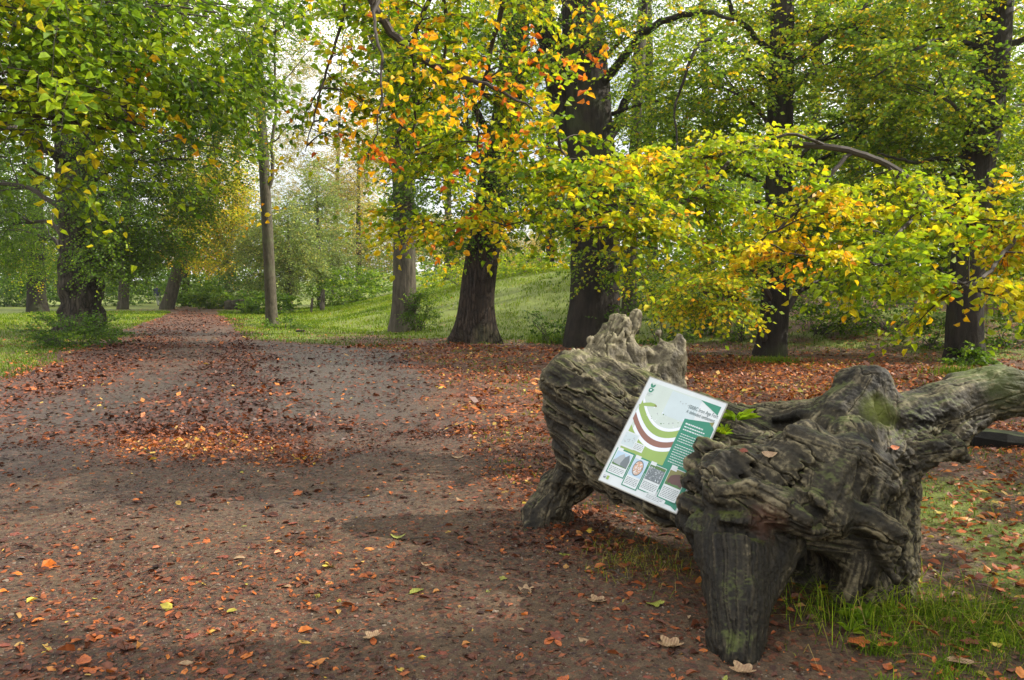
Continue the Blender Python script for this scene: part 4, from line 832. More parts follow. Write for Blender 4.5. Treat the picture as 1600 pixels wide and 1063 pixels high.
# low branches close to the camera: the tree they grow on stands to the right, out of the picture
def near_tree():
    rng = np.random.default_rng(77)
    base = np.array([6.6, 3.2, hz(6.6, 3.2)]); root = empty('overhanging_beech', base)
    tag(root, 'beech reaching in with sunlit yellow and orange leafy boughs close above the stump', 'tree')
    mb = MB(); cb = MB()
    trunk_mesh(mb, rng, [base, base+[.1, .1, 2.5], base+[-.1, .3, 5], base+[0, .2, 10]], [.42, .36, .33, .3, .2], 60, 40, 1.4, .8, .02, 0, 5)
    def bough(pts, r0, r1, n=30): 
        p = spline([np.asarray(q) for q in pts], n); w = rng.normal(0, .05, p.shape); w = sum(np.roll(w, s_, 0) for s_ in range(-3, 4))/7; w[0] = 0; p = p+w; v, f = tube(p, np.linspace(r0, r1, n), 7); cb.add(v, f, 1); return p
    def leafy(path, lo, hi, n, reach, leaf, tn, tv, drop=.12, K=8, fn=None, sl=.42, up=.15):
        """side branchlets leave the bough and carry flat layered sprays"""
        C = []; D = []
        n = int(n*1.65); k = max(3, n//9)
        for _ in range(k):
            s = path[int(rng.uniform(lo, hi)*(len(path)-1))]; d = norm(rng.normal(0, 1, 3)*np.array([1, .8, .22])); L = reach*rng.uniform(.35, 1)
            e = s+d*L+np.array([0, 0, -drop*L+rng.uniform(-.1, up)]); bp = spline([s, (s+e)/2+np.array([0, 0, .10*L]), e], 8); v, f = tube(bp, np.linspace(.008, .0025, 8), 4); cb.add(v, f, 1)
            for _ in range(n//k):
                t = rng.uniform(.15, 1); q = bp[int(t*7)]; C.append(q); dd = d+rng.normal(0, .55, 3)*np.array([1, 1, .3]); D.append(dd)
        sprays(cb, rng, np.array(C), np.array(D), sl, K, leaf, tn, tv, simple=False, droop=.3, twig_r=.0022, tone_fn=fn)
    A = lambda x, y, Y: at(x, y, Y)
    # bough running left to right, bleached stub at its left end
    b1 = bough([base+[0, .2, 4.2], A(1900, 240, 6.0), A(1780, 370, 6.6), A(1600, 372, 7.0), A(1480, 335, 7.1), A(1400, 262, 7.2), A(1310, 232, 7.2), A(1200, 228, 7.3), A(1145, 250, 7.3)], .042, .026, 60)
    b1b = bough([A(1310, 232, 7.2), A(1240, 212, 7.1), A(1180, 222, 7.0), A(1142, 246, 6.9)], .016, .010, 14)
    b2 = bough([A(1330, 240, 7.2), A(1250, 330, 7.0), A(1180, 380, 6.8), A(1280, 405, 6.3)], .02, .004)
    b3 = bough([A(1450, 310, 7.1), A(1400, 380, 6.6), A(1360, 405, 6.2), A(1420, 430, 6)], .02, .004)
    b4 = bough([A(1600, 352, 7.0), A(1560, 420, 6.2), A(1510, 445, 5.8), A(1590, 470, 5.6)], .02, .004)
    b5 = bough([A(1200, 228, 7.3), A(1100, 240, 7.0), A(1000, 255, 6.8), A(900, 285, 6.6)], .022, .006)
    b6 = bough([A(1145, 250, 7.2), A(1080, 310, 6.6), A(980, 345, 6.2), A(900, 370, 6.0)], .018, .004)
    def fy(C):   # tone grows yellower outwards and to the right
        px = 800+FPX*C[:, 0]/C[:, 1]; py = 531-FPX*(C[:, 2]-CAMZ)/C[:, 1]-86
        t = .465+.05*np.sin(px*.021)+.05*np.sin(px*.013+py*.03); t = t+.07*np.exp(-(((px-1240)/80)**2+((py-400)/50)**2))+.10*np.exp(-(((px-1520)/120)**2+((py-330)/40)**2))+.10*np.exp(-(((px-1090)/70)**2+((py-215)/25)**2)); return t
    leafy(b1, .42, .70, 80, .75, .070, .5, .065, fn=fy, drop=.42, up=0); leafy(b1, .62, 1, 34, .5, .060, .5, .06, fn=fy, drop=.2); leafy(b1, .30, .5, 48, .65, .062, .55, .075, fn=fy, drop=.4, up=0)
    leafy(b2, .2, 1, 85, .60, .068, .5, .065, fn=fy); leafy(b3, .1, 1, 75, .55, .068, .5, .065, fn=fy); leafy(b4, .1, .9, 75, .55, .068, .5, .065, fn=fy)
    leafy(b5, .1, 1, 130, .55, .059, .5, .065, fn=fy); leafy(b6, .0, 1, 100, .55, .059, .5, .065, fn=fy)
    # hanging curtain in the centre, from limbs high above
    top = base+[-.1, .3, 6.0]
    c1 = bough([top, A(1300, -700, 5.6), A(900, -420, 5.6), A(660, -120, 5.8), A(575, -20, 6), A(620, 60, 6), A(680, 105, 6), A(770, 135, 6), A(850, 175, 6)], .07, .006, 50)
    c2 = bough([A(780, -280, 5.6), A(700, -60, 6.3), A(650, 60, 6.6), A(640, 170, 6.8), A(650, 265, 6.8)], .03, .004)
    c3 = bough([A(840, -350, 5.7), A(800, -60, 6.2), A(760, 100, 6.5), A(740, 190, 6.7), A(760, 275, 6.7)], .03, .004)
    c4 = bough([A(700, -180, 5.8), A(560, -60, 6), A(515, 60, 6.2), A(500, 160, 6.3), A(480, 240, 6.3)], .02, .003)
    c5 = bough([A(850, 175, 6), A(880, 240, 6.0), A(900, 290, 6.0), A(960, 330, 6)], .012, .003)
    c6 = bough([A(670, -140, 5.8), A(590, 0, 5.2), A(598, 90, 5.1), A(590, 190, 5.1), A(575, 250, 5.1)], .014, .003)
    c7 = bough([A(690, -100, 6), A(690, 100, 7.2), A(620, 220, 7.4), A(680, 300, 7.4)], .02, .003)
    leafy(c2, .35, 1, 140, .55, .060, .43, .08, K=7); leafy(c3, .30, 1, 145, .55, .060, .44, .08, K=7); leafy(c5, .2, 1, 90, .5, .060, .42, .09, K=7)
    leafy(c7, .4, 1, 100, .55, .060, .42, .08, K=7); leafy(c1, .5, .8, 60, .5, .060, .40, .10, K=7); leafy(c4, .35, 1, 34, .4, .058, .46, .16, K=6)
    leafy(bough([A(640, 330, 6.8), A(700, 358, 6.7), A(790, 355, 6.6), A(900, 320, 6.6)], .008, .003), 0, 1, 90, .45, .060, .46, .10, K=7)
    # orange and red sprays in front
    for (x, y, Y, n, tn, R) in [(600, 150, 5.0, 7, .74, .16), (665, 85, 5.2, 8, .70, .20), (730, 130, 5.4, 9, .75, .24), (790, 210, 5.4, 7, .83, .16), (800, 130, 5.6, 8, .80, .22), (865, 80, 5.6, 7, .84, .2), (870, 15, 5.8, 9, .74, .22), (585, 225, 5.0, 5, .80, .1), (575, 262, 5.0, 5, .88, .08),
                             (720, 180, 5.4, 5, .72, .10), (690, 150, 5.4, 6, .70, .14), (820, 85, 5.8, 5, .86, .1), (735, 15, 6, 7, .68, .18), (600, 190, 5.1, 5, .78, .1), (1290, 410, 5.9, 3, .88, .1), (1240, 385, 6, 8, .68, .2), (755, 345, 6.1, 6, .7, .14), (430, 320, 7, 4, .74, .12), (640, 110, 5.1, 5, .74, .1), (840, 30, 5.7, 5, .80, .1), (750, 205, 5.4, 5, .84, .09), (935, 65, 5.8, 3, .88, .08), (520, 60, 6, 5, .6, .2), (500, 240, 6.2, 6, .55, .2)]:
        n = max(2, int(n*.5)); C = A(x, y, Y)+rng.normal(0, R*.95, (n, 3))*np.array([1, .8, .5]); D = rng.normal(0, 1, (n, 3))*np.array([1, .8, .3]); D[:, 2] -= .3
        sprays(cb, rng, C, D, .22, 6, .060, tn-.02, .06, simple=False, droop=.5, twig_r=.002)
    mb.build('trunk', M['bark_dark'], root, offset=base); cb.build('crown', [M['leaf'], M['twig']], root, smooth=False, offset=base)
near_tree()

# trees outside the picture on the right whose crowns shade the clearing
for i, (x, y, h, r) in enumerate([(11.5, 4.0, 5.0, 4.3), (18, 10.0, 9.0, 4.0), (10.5, -1.5, 6.5, 4.0)]):
    rng = np.random.default_rng(200+i); base = np.array([x, y, hz(x, y)]); root = empty('shade_beech', base)
    tag(root, ['tall beech outside the frame on the right, nearest the stump', 'tall beech outside the frame on the right, beside the bank', 'tall beech outside the frame behind the camera'][i], 'tree')
    mb = MB(); trunk_mesh(mb, rng, [base, base+[0, .1, 3], base+[.1, 0, 9]], [.4, .36, .3], 40, 24); mb.build('trunk', M['bark_dark'], root, offset=base)
    cb = MB(); C, q = clumped(rng, base+[0, 0, h], (r, r, 3.0), 1500, 14, .45); sprays(cb, rng, C, q+rng.normal(0, .4, C.shape), .9, 8, .15, .3, .08, simple=True, twig_r=.004)
    cb.build('crown', [M['leaf'], M['twig']], root, smooth=False, offset=base)

# far trees on the left and along the path
far = [  # name, label, base px, top, radii, bark, Y, clusters, kwargs
 ('stout_tree', 'stout flared trunk standing in shade left of the gnarled oak', (57, 476), (50, -60, 0), [.48, .38, .34, .25], 'bark_dark', 44, [(50, 240, -3, 4, 3, 3.4, 260, .16, .05), (30, 300, 0, 4, 3, 2.2, 260, .16, .05), (110, 360, 0, 3, 3, 1.5, 160, .22, .12), (10, 400, 2, 3, 3, 1.0, 110, .28, .14), (60, 180, 0, 5, 4, 3, 240, .2, .06)], {}),
 ('small_far_tree', 'small flared trunk on the grass between the gnarled oak and the walker', (192, 468), (205, 100, 0), [.30, .25, .22, .15], 'bark_pale', 50, [(200, 330, 0, 3.2, 3, 2.4, 220, .2, .07), (225, 200, 0, 3.5, 3, 3, 200, .22, .07), (165, 395, 2, 2.4, 2, .8, 90, .2, .06)], {}),
 ('leaning_tree', 'trunk leaning to the right beside the distant walker on the path', (260, 478), (350, 180, 0), [.38, .34, .30, .2], 'bark_pale', 50, [(300, 330, 0, 2.2, 2, 2.4, 170, .38, .14), (330, 250, 0, 2.5, 2, 2.5, 170, .40, .14)], {}),
 ('yellow_maple', 'bright yellow maple on the left of the path, its dark trunk behind the leaning one', (289, 466), (300, 200, 0), [.28, .25, .22, .15], 'bark_dark', 58, [(318, 350, -9, 2.3, 2, 2.4, 400, .56, .05), (345, 300, -9, 1.7, 2, 2.6, 260, .56, .06), (290, 400, -2, 2.2, 2, .8, 110, .58, .08), (330, 400, -1, 1.6, 2, 1.0, 90, .62, .07), (300, 250, 1, 3, 2, 2.2, 160, .52, .1)], {}),
 ('bent_tree', 'thin crooked tree with a split base, just left of the slim grey trunk', (352, 468), (382, 150, 0), [.26, .18, .16, .12], 'bark_pale', 62, [(378, 240, 0, 2.2, 2, 3, 120, .5, .1), (365, 390, 1, 2, 2, 1.6, 80, .26, .08)], {}),
 ('green_willow', 'light green willow just right of the slim grey trunk', (452, 462), (450, 330, 0), [.2, .12, .03], 'bark_pale', 48, [(445, 375, 0, 1.9, 1.8, 2.6, 420, .27, .08), (420, 420, 0, 1.3, 1.4, 1.6, 160, .25, .08), (470, 420, 0, 1.0, 1.2, 1.4, 140, .25, .08), (385, 400, 2, 1.6, 1.5, 2.2, 200, .24, .08)], dict(leafmat='pale_leaf', leaf=.14)),
 ('dark_willow', 'dull grey-green willow at the left end of the bank', (500, 462), (495, 290, 0), [.2, .14, .03], 'bark_pale', 52, [(500, 360, 0, 1.8, 1.8, 3.2, 380, .22, .07), (520, 420, 0, 1.2, 1.4, 1.2, 150, .22, .07), (480, 290, 0, 1.4, 1.4, 2.0, 140, .26, .07)], dict(leafmat='pale_leaf', leaf=.13)),
 ('tawny_willow', 'tawny pale leafed tree rising over the bank left of the ivied trunk', (560, 450), (560, 210, 0), [.25, .16, .03], 'bark_pale', 60, [(550, 350, 0, 2.6, 2.4, 3.6, 330, .52, .12), (600, 380, 0, 2.4, 2.2, 2.6, 240, .5, .14), (540, 270, 0, 2.4, 2, 3, 200, .62, .12), (590, 210, 0, 2.6, 2, 3.2, 240, .5, .12)], dict(leafmat='pale_leaf', leaf=.15)),
 ('bare_poplar', 'tall hazy half-bare tree behind the willows, pale buff against the sky', (520, 440), (535, 60, 0), [.3, .18, .03], 'bark_pale', 85, [(530, 250, 0, 4.2, 3.4, 5, 300, .70, .10), (560, 300, 0, 4, 3, 4, 200, .70, .12), (470, 260, 2, 3.4, 3, 5, 220, .6, .1), (500, 130, 0, 4.5, 3, 5, 330, .55, .12), (590, 150, 0, 4.5, 3, 6, 330, .6, .12), (450, 60, 0, 4, 3, 5, 300, .48, .12), (430, 200, 0, 4, 3, 6, 420, .52, .10), (400, 330, 0, 3.5, 3, 4, 260, .54, .10), (560, 20, 0, 5, 3, 4, 200, .5, .12)], dict(leafmat='pale_leaf', leaf=.16)),
 ('buff_tree', 'buff coloured far tree behind the brown ridged trunk', (700, 430), (700, 180, 0), [.3, .24, .12], 'bark_pale', 60, [(690, 370, 0, 3.0, 2.4, 2.0, 260, .58, .14), (820, 390, 4, 4.0, 2.4, 1.6, 280, .60, .12), (760, 400, 2, 3.5, 2.2, 1.2, 200, .50, .12)], dict(leafmat='pale_leaf', leaf=.15)),
 ('buff_tree', 'buff coloured far tree seen left of the dark beech trunk', (840, 430), (850, 180, 0), [.3, .24, .12], 'bark_pale', 70, [(850, 330, 0, 4.0, 2.4, 3.2, 220, .45, .14)], dict(leafmat='pale_leaf', leaf=.16)),
]
for i, (nm, lb, bpx, tp, rd, bk, Y, cl, kw) in enumerate(far):
    k2 = dict(leaf=.15, K=9, spray_len=1.0, sides=20, seed=300+i, ridge=.02, flare=1.4, twig_r=.007); k2.update(kw)
    tree(nm, lb, bpx, tp, rd, bk, Y=Y, clusters=cl, **k2)

# far-off wood closing the view, one mass nobody could count
def far_wood():
    rng = np.random.default_rng(9); cb = MB()
    n = 11000; X = rng.uniform(-110, 100, n); Yd = np.where(X < -14, rng.uniform(85, 130, n), np.where(X > 4, rng.uniform(46, 90, n), rng.uniform(100, 130, n)))
    edge = sstep(-14, -6, X)*sstep(14, 2, X); hmax = 11*(1-edge)+4.5*edge+3*fbm(np.stack([X*.12, Yd*.05, X*0], -1), 2, 5)
    Z = height(X, Yd)+rng.uniform(0, 1, n)**.9*np.maximum(hmax, 2)
    C = np.stack([X, Yd, Z], -1); tn = .18+.14*fbm(C*.10, 2, 8)
    sprays(cb, rng, C, rng.normal(0, 1, (n, 3)), 2.2, 9, .50, .2, .06, simple=True, twig_r=.012, tone_fn=lambda c: .2+.2*fbm(c*.10, 2, 8))
    o = cb.build('far_wood', [M['leaf'], M['twig']], smooth=False); tag(o, 'distant mass of mixed woodland closing the view beyond the path and bank', 'woodland', kind='stuff')
far_wood()

# ------------------------------------------------------------------ grass, litter and single fallen leaves
def in_view(x, y, margin=1.25):
    return (y > 2.0) & (np.abs(x) < y*(800/FPX)*margin+1.1)
def grass():
    rng = np.random.default_rng(21); mb = MB()
    def blades(x, y, h, w, tone, tv, lean=.5, seg=2):
        n = len(x); z = height(x, y); a = rng.uniform(0, 6.283, n); d = np.stack([np.cos(a), np.sin(a), np.zeros(n)], -1); s = np.stack([-np.sin(a), np.cos(a), np.zeros(n)], -1)
        H = h*rng.uniform(.5, 1.3, n); ln = lean*rng.uniform(.2, 1.5, n); P = np.stack([x, y, z-.01], -1); w = np.broadcast_to(w, (n,))[:, None]
        up = np.array([0, 0, 1.])
        m1 = P+up*H[:, None]*.55+d*(H*ln*.25)[:, None]; tip = P+up*(H*(1-.35*ln))[:, None]+d*(H*ln*.9)[:, None]
        V = np.stack([P-s*w, P+s*w, m1+s*w*.7, m1-s*w*.7, tip], 1); b = (np.arange(n)*5)[:, None]
        t = np.clip(tone+rng.normal(0, tv, n), .01, .99)
        mb.add(V.reshape(-1, 3), b+np.array([[0, 1, 2, 3]]), 0, t); mb.add(np.zeros((0, 3)), b+np.array([[3, 2, 4, 4]])[:, :3]-mb.n*0, 0, t) if False else mb.F.append((b+np.array([[3, 2, 4]])+mb.n-n*5, 0, t.astype(np.float32)))
    def scatter(n, x0, x1, y0, y1, power=1.0):
        y = y0+(y1-y0)*rng.random(n)**power; x = rng.uniform(x0, x1, n); return x, y
    # bank and meadow
    x, y = scatter(330000, -20, 22, 12, 52, 1.5); s = bank_dist(x, y); P = np.stack([x, y, x*0], -1); cl = fbm(P*1.3, 3, 52)
    k = (s > -.2) & in_view(x, y) & (rng.random(len(x)) < np.clip(sstep(-.3, 1.2, s+.9*cl)*(.55+.9*cl), .03, 1)*(1-.6*sstep(3, 6, x))); x, y = x[k], y[k]
    t = .42+.24*fbm(np.stack([x, y, x*0], -1)*.5, 3, 51)+.22*sstep(.35, .6, fbm(np.stack([x, y, x*0], -1)*1.4, 2, 58))-.16*sstep(2.5, 6, x)  # blades darker to the right: shade on the bank put into their tone
    blades(x, y, .06+.0022*y, .0022+.00033*y, t, .08, .8)
    # left verge
    x, y = scatter(230000, -26, -3, 7, 46, 1.3); pm = path_mask(x, y); lit = litter_density(x, y); k = (pm < -.05) & in_view(x, y) & (x < -2) & (bank_dist(x, y) < 1) & (rng.random(len(x)) < 1-.75*np.clip(lit, 0, 1)*sstep(0, -1.5, pm)-.5*sstep(14, 24, y)); x, y = x[k], y[k]
    t = .22+.36*fbm(np.stack([x, y, x*0], -1)*.6, 3, 53)-.05*sstep(16, 10, y)+.10*sstep(20, 30, y); blades(x, y, .08+.001*y, .0022+.00028*y, t, .12, .7)  # dull verge grass, its tone also lowered to stand in for shade
    # level ground between path and trees, thin
    x, y = scatter(60000, -12, 12, 5, 30, 1.2); pm = path_mask(x, y); cl = fbm(np.stack([x, y, x*0], -1)*1.7, 3, 57); k = (pm < 0) & in_view(x, y) & (bank_dist(x, y) < 1) & (x > -7) & (cl > .12-.25*sstep(22, 27, y)-.2*((x > 2) & (y < 7))) & ~((x < 2.2) & (y < 4.4)); x, y = x[k], y[k]
    blades(x, y, .065, .0018+.0003*y, .38, .16, .7)
    # right foreground, under and beside the stump
    x, y = scatter(120000, 1.1, 6.2, 2.4, 7.5, 1.2); cl = fbm(np.stack([x, y, x*0], -1)*2.2, 3, 55); pm = path_mask(x, y)
    dens = sstep(1.40, 1.72, x)*np.exp(-(((x-1.95)/.55)**2+((y-3.35)/.42)**2))*1.0+.30*sstep(1.9, 2.6, x)*(.2+1.8*np.clip(cl, 0, 1))+.02
    k = (pm < 0.1) & in_view(x, y) & (rng.random(len(x)) < dens); x, y = x[k], y[k]; blades(x, y, .042+.035*np.exp(-(((x-2.0)/.5)**2+((y-3.4)/.4)**2)), .0018, .27+.55*(rng.random(len(x)) < .14), .15, 1.2)
    for _ in range(46):      # separate tufts
        cx, cy = max(1.42, rng.normal(2.05, .42)), rng.normal(3.35, .28); n_ = 60; x = rng.normal(cx, .035, n_); y = rng.normal(cy, .03, n_); blades(x, y, rng.uniform(.05, .10), .0020, rng.uniform(.12, .42), .12, 1.2)
    x = rng.normal(1.75, .28, 420); y = rng.normal(3.55, .18, 420); blades(x, y, .21, .0022, .50, .22, 1.5)
    x = rng.normal(.72, .16, 380); y = rng.normal(4.25, .22, 380); blades(x, y, .09, .0014, .62, .25, 1.6)
    # tufts round the foot of the oak, the slim tree and others
    for px, py, r, n, h, t in [(128, 526, 1.3, 2600, .22, .26), (428, 512, .7, 900, .14, .3), (742, 534, .9, 700, .10, .3), (640, 502, 1.0, 900, .3, .25), (865, 535, .8, 900, .35, .22), (1206, 565, .6, 600, .14, .35), (1500, 585, .6, 500, .2, .3)]:
        g = gnd(px, py); x = rng.normal(g[0], r*.45, n); y = rng.normal(g[1]-.1, r*.4, n); blades(x, y, h, .006, t, .12, .8)
    o = mb.build('grass', M['grass'], smooth=False); tag(o, 'short rough grass on the bank, verges and round the stump', 'grass', kind='stuff')
grass()

def gravel():
    rng = np.random.default_rng(77); n = 9000; y = 2.6+5.5*rng.random(n)**1.2; x = rng.uniform(-4, 1.6, n); k = (path_mask(x, y) > 0) & in_view(x, y); x, y = x[k], y[k]; n = len(x)
    b0 = bmesh.new(); bmesh.ops.create_icosphere(b0, subdivisions=1, radius=1); V = np.array([v.co for v in b0.verts]); F = np.array([[v.index for v in f.verts] for f in b0.faces]); b0.free()
    s = rng.uniform(.0022, .0065, n)*np.where(rng.random(n) < .03, 2.2, 1); P = np.stack([x, y, height(x, y)+.006], -1); sc = s[:, None, None]*rng.uniform(.6, 1.3, (n, 1, 3))*(1+.25*rng.normal(size=(n, len(V), 1))*.6); sc[..., 2] *= .65
    mb = MB(); W = P[:, None]+V[None]*sc; mb.add(W.reshape(-1, 3), (F[None]+(np.arange(n)*len(V))[:, None, None]).reshape(-1, 3), 0, .5)
    o = mb.build('gravel', plain('path_grit', (.15, .115, .085), .8, noise=.5, scale=3), smooth=False); tag(o, 'fine grit and little stones scattered on the earth path', 'gravel', kind='stuff')
gravel()

def litter():
    rng = np.random.default_rng(31); mb = MB()
    def drop(n, x0, x1, y0, y1, L, power, jit=.6, simple=False, scale=1.0, tone0=0.0):
        y = y0+(y1-y0)*rng.random(n)**power; x = rng.uniform(x0, x1, n); d = litter_density(x, y); k = in_view(x, y) & (rng.random(n) < d*scale); x, y, d = x[k], y[k], d[k]; m = len(x)
        z = height(x, y)+.006+rng.random(m)*.022*np.clip(d*1.4, .25, 1.2); a = rng.uniform(0, 6.283, m); tilt = rng.normal(0, .22+.25*np.clip(d-.3, 0, 1), m)
        A = np.stack([np.cos(a), np.sin(a), tilt], -1); Nn = rng.normal(0, .22+.3*np.clip(d, 0, 1)[:, None], (m, 3)); Nn[:, 2] = 1
        P = np.stack([x, y, z], -1); zone = fbm(P*np.array([.9, .9, 0]), 3, 63)
        onpath = sstep(0, .5, path_mask(x, y)); heap = sstep(-.4, .5, sdist(W_HEAP, x, y)); front = sstep(1.0, .2, np.abs(y-7.3))
        base = .44+.20*zone-.13*onpath*(1-heap)-.20*heap*(1-front)+.04*front*heap+.03*sstep(.8, 1.2, x)+.10*sstep(0, -1.2, x)*sstep(5, 3.5, y)-.08*onpath*sstep(7, 10, y)
        t = base+rng.normal(0, .17, m)+(rng.random(m) < .06)*.3+tone0; t = np.clip(t, .02, .97)
        leaves_geo(mb, P, A, Nn, L*np.exp(rng.normal(-.22, .36, m)), t, 0, simple, .60, rng.uniform(-.5, .35, m)[:, None] if not simple else .2)
    drop(78000, -5.4, 6.6, 2.5, 8.5, .046, 1.0, scale=.85)
    drop(130000, -5.4, 6.2, 2.5, 8.5, .021, 1.0, simple=True, scale=1.9, tone0=-.17)
    drop(150000, -11, 13, 8, 20, .066, 1.15, simple=True, scale=.8)
    drop(190000, -24, 16, 19, 55, .085, 1.3, simple=True, scale=.7)
    drop(9000, -30, 12, 22, 60, .085, 1.0, simple=True, scale=1.5)
    # on the grass at the right
    x = rng.uniform(1.5, 6.0, 5200); y = rng.uniform(2.5, 8, 5200); k = in_view(x, y) & (rng.random(5200) < .55+.5*fbm(np.stack([x, y, x*0], -1)*2, 2, 5)); x, y = x[k], y[k]; m = len(x)
    a = rng.uniform(0, 6.283, m); Nn = rng.normal(0, .4, (m, 3)); Nn[:, 2] = 1
    leaves_geo(mb, np.stack([x, y, height(x, y)+rng.uniform(.01, .05, m)], -1), np.stack([np.cos(a), np.sin(a), rng.normal(0, .3, m)], -1), Nn, .055*rng.uniform(.6, 1.3, m), np.clip(.60+rng.normal(0, .13, m), .05, .95), 0, False, .6, rng.uniform(-.5, .4, m)[:, None])
    o = mb.build('leaf_litter', M['litter'], smooth=False); tag(o, 'carpet of small fallen brown, red and orange leaves over path and ground', 'leaf litter', kind='stuff')
litter()

def leaf_mesh(name, kind, seed):
    """one fallen leaf about 1 unit long, with curl; kind: oval or lobed"""
    rng = np.random.default_rng(seed); n = 26; th = np.arange(n)/n*2*math.pi
    if kind == 'oval':
        x = .5-.5*np.cos(th); w = .29*np.sin(np.pi*np.clip(x, 0, 1))**.75*(1.12-.35*x); y = w*np.sign(np.sin(th)); y = y*(1+.06*np.cos(np.arange(n)*math.pi))
    else:
        r = .30+.20*np.abs(np.cos(th*2.5))**1.4*(1+.2*np.cos(th)); x = .5-r*np.cos(th)*1.0; y = r*np.sin(th)*.9
    rings = [1.0, .62, .28]; V = []
    cx = .5
    for k in rings: V += [(cx+(a-cx)*k, b*k, 0) for a, b in zip(x, y)]
    V.append((cx, 0, 0)); V = np.array(V)
    c1, c2 = rng.uniform(-.5, .9), rng.uniform(-.35, .9)
    V[:, 2] = c1*V[:, 1]**2*1.6+c2*(V[:, 0]-.5)**2*.8+.10*np.abs(V[:, 1])+.05*fbm(V*np.array([4, 4, 0])+seed*7.7, 2, seed)*(np.hypot(V[:, 0]-.5, V[:, 1])*2)
    V[:, 2] -= V[:, 2].min()
    b = MB()
    for r in range(2):
        i = np.arange(n); b.F.append((np.stack([r*n+i, r*n+(i+1) % n, (r+1)*n+(i+1) % n, (r+1)*n+i], -1), 0, np.full(n, .5, np.float32)))
    i = np.arange(n); b.F.append((np.stack([2*n+i, 2*n+(i+1) % n, np.full(n, 3*n)], -1), 0, np.full(n, .5, np.float32))); b.V.append(V.astype(np.float32)); b.n = len(V)
    sv, sf = tube(spline([(0.02, 0, V[-1, 2]), (-.12, .02, .02), (-.26, .0, .03)], 5), [.012, .010, .008, .008, .012], 4); b.add(sv, sf)
    o = b.build(name, [M['litter']]); return o
def single_leaf_mat(name, c, c2, rough=.5):
    m, nt, b, out = newmat(name); t = N(nt, 'ShaderNodeTexCoord'); v = t.outputs['Object']
    n = noise_of(nt, v, 3.5, 5, .65); w = N(nt, 'ShaderNodeTexWave', Scale=3.4, Distortion=1.5); mp = N(nt, 'ShaderNodeMapping'); mp.inputs['Rotation'].default_value = (0, 0, .7)
    nt.links.new(v, mp.inputs['Vector']); nt.links.new(mp.outputs[0], w.inputs['Vector'])
    r = ramp(nt, [(.35, c2), (.58, c)], n.outputs['Fac']); r2 = ramp(nt, [(.0, (.72,)*3), (.3, (1,)*3)], w.outputs['Fac'])
    cc = mixc(nt, 1, r.outputs[0], r2.outputs[0], 'MULTIPLY'); nt.links.new(cc, b.inputs['Base Color']); b.inputs['Roughness'].default_value = rough
    bump(nt, b, w.outputs['Fac'], .3, .05); tr = N(nt, 'ShaderNodeBsdfTranslucent'); nt.links.new(cc, tr.inputs['Color']); ms = N(nt, 'ShaderNodeMixShader'); ms.inputs[0].default_value = .15
    nt.links.new(b.outputs[0], ms.inputs[1]); nt.links.new(tr.outputs[0], ms.inputs[2]); nt.links.new(ms.outputs[0], out.inputs['Surface']); return m
LC = {'orange': ((.50, .13, .025), (.26, .06, .02)), 'red-brown': ((.24, .055, .028), (.12, .03, .018)), 'dark brown': ((.10, .04, .025), (.055, .025, .018)), 'tan': ((.40, .27, .15), (.26, .15, .08)), 'yellow': ((.56, .42, .06), (.38, .22, .04)), 'green-yellow': ((.30, .32, .05), (.18, .18, .03))}
protos = {}
for c, (a, b_) in LC.items():
    mt = single_leaf_mat(c.replace('-', '_').replace(' ', '_')+'_fallen_leaf', a, b_)
    for j, kind in enumerate(['oval', 'oval', 'lobed', 'oval']):
        o = leaf_mesh('fallen_leaf', kind, 500+len(protos)); o.data.materials[0] = mt; protos[(c, j)] = o.data; bpy.data.objects.remove(o)
def put_leaf(p, size, rot, color, var, label, group=None, tilt=(0, 0)):
    o = bpy.data.objects.new('fallen_leaf', protos[(color, var)]); COL.objects.link(o); o.location = p; o.scale = (size,)*3
    o.rotation_euler = (tilt[0], tilt[1], rot); tag(o, label, 'leaf', group); return o
rl = random.Random(8)
special = [(1325, 1018, .105, .3, 'orange', 2, 'large orange and brown spotted leaf lying in the grass right of the front leg', .03), (1522, 1048, .11, 2.9, 'tan', 1, 'long pale curled leaf at the lower right corner', .03), (1415, 912, .09, 1.2, 'orange', 0, 'orange leaf caught in the grass below the dark root mass', .05),
           (1545, 777, .10, 2.8, 'yellow', 1, 'clear yellow leaf, the larger of two on the grass right of the stump', .03), (1548, 792, .08, .6, 'yellow', 2, 'clear yellow leaf, the smaller rounder one right of the stump', .02), (870, 862, .08, 2.5, 'orange', 1, 'pale orange leaf between the two stump legs', .01), (918, 945, .10, .2, 'tan', 2, 'tan leaf left of the front leg of the stump', .01),
           (975, 950, .085, 1, 'yellow', 1, 'dull yellow rounded leaf on mud left of the front leg', .01), (1028, 1016, .12, .3, 'tan', 2, 'ragged tan leaf just left of the foot of the front leg', .01), (705, 717, .12, .1, 'tan', 0, 'lone pale tan leaf on the path left of the stump', .01), (640, 932, .09, .8, 'green-yellow', 1, 'round green-yellow leaf alone in the middle foreground', .01),
           (610, 843, .09, .1, 'green-yellow', 3, 'long green-yellow leaf on the bare path in mid picture', .01), (330, 903, .08, 1, 'orange', 2, 'curled orange leaf left of centre on the path', .01), (130, 1048, .10, 2, 'orange', 0, 'dark orange leaf at the lower left edge', .01), (1385, 1058, .07, 1, 'orange', 1, 'narrow orange leaf at the bottom edge below the grass', .02), (1140, 1055, .11, .1, 'tan', 2, 'tan leaf at the bottom edge under the front leg', .01)]
for px, py, s, rot, c, v, lb, dz in special:
    g = gnd(px, py); put_leaf((g[0], g[1], g[2]+dz+.004), s, rot, c, v, lb)
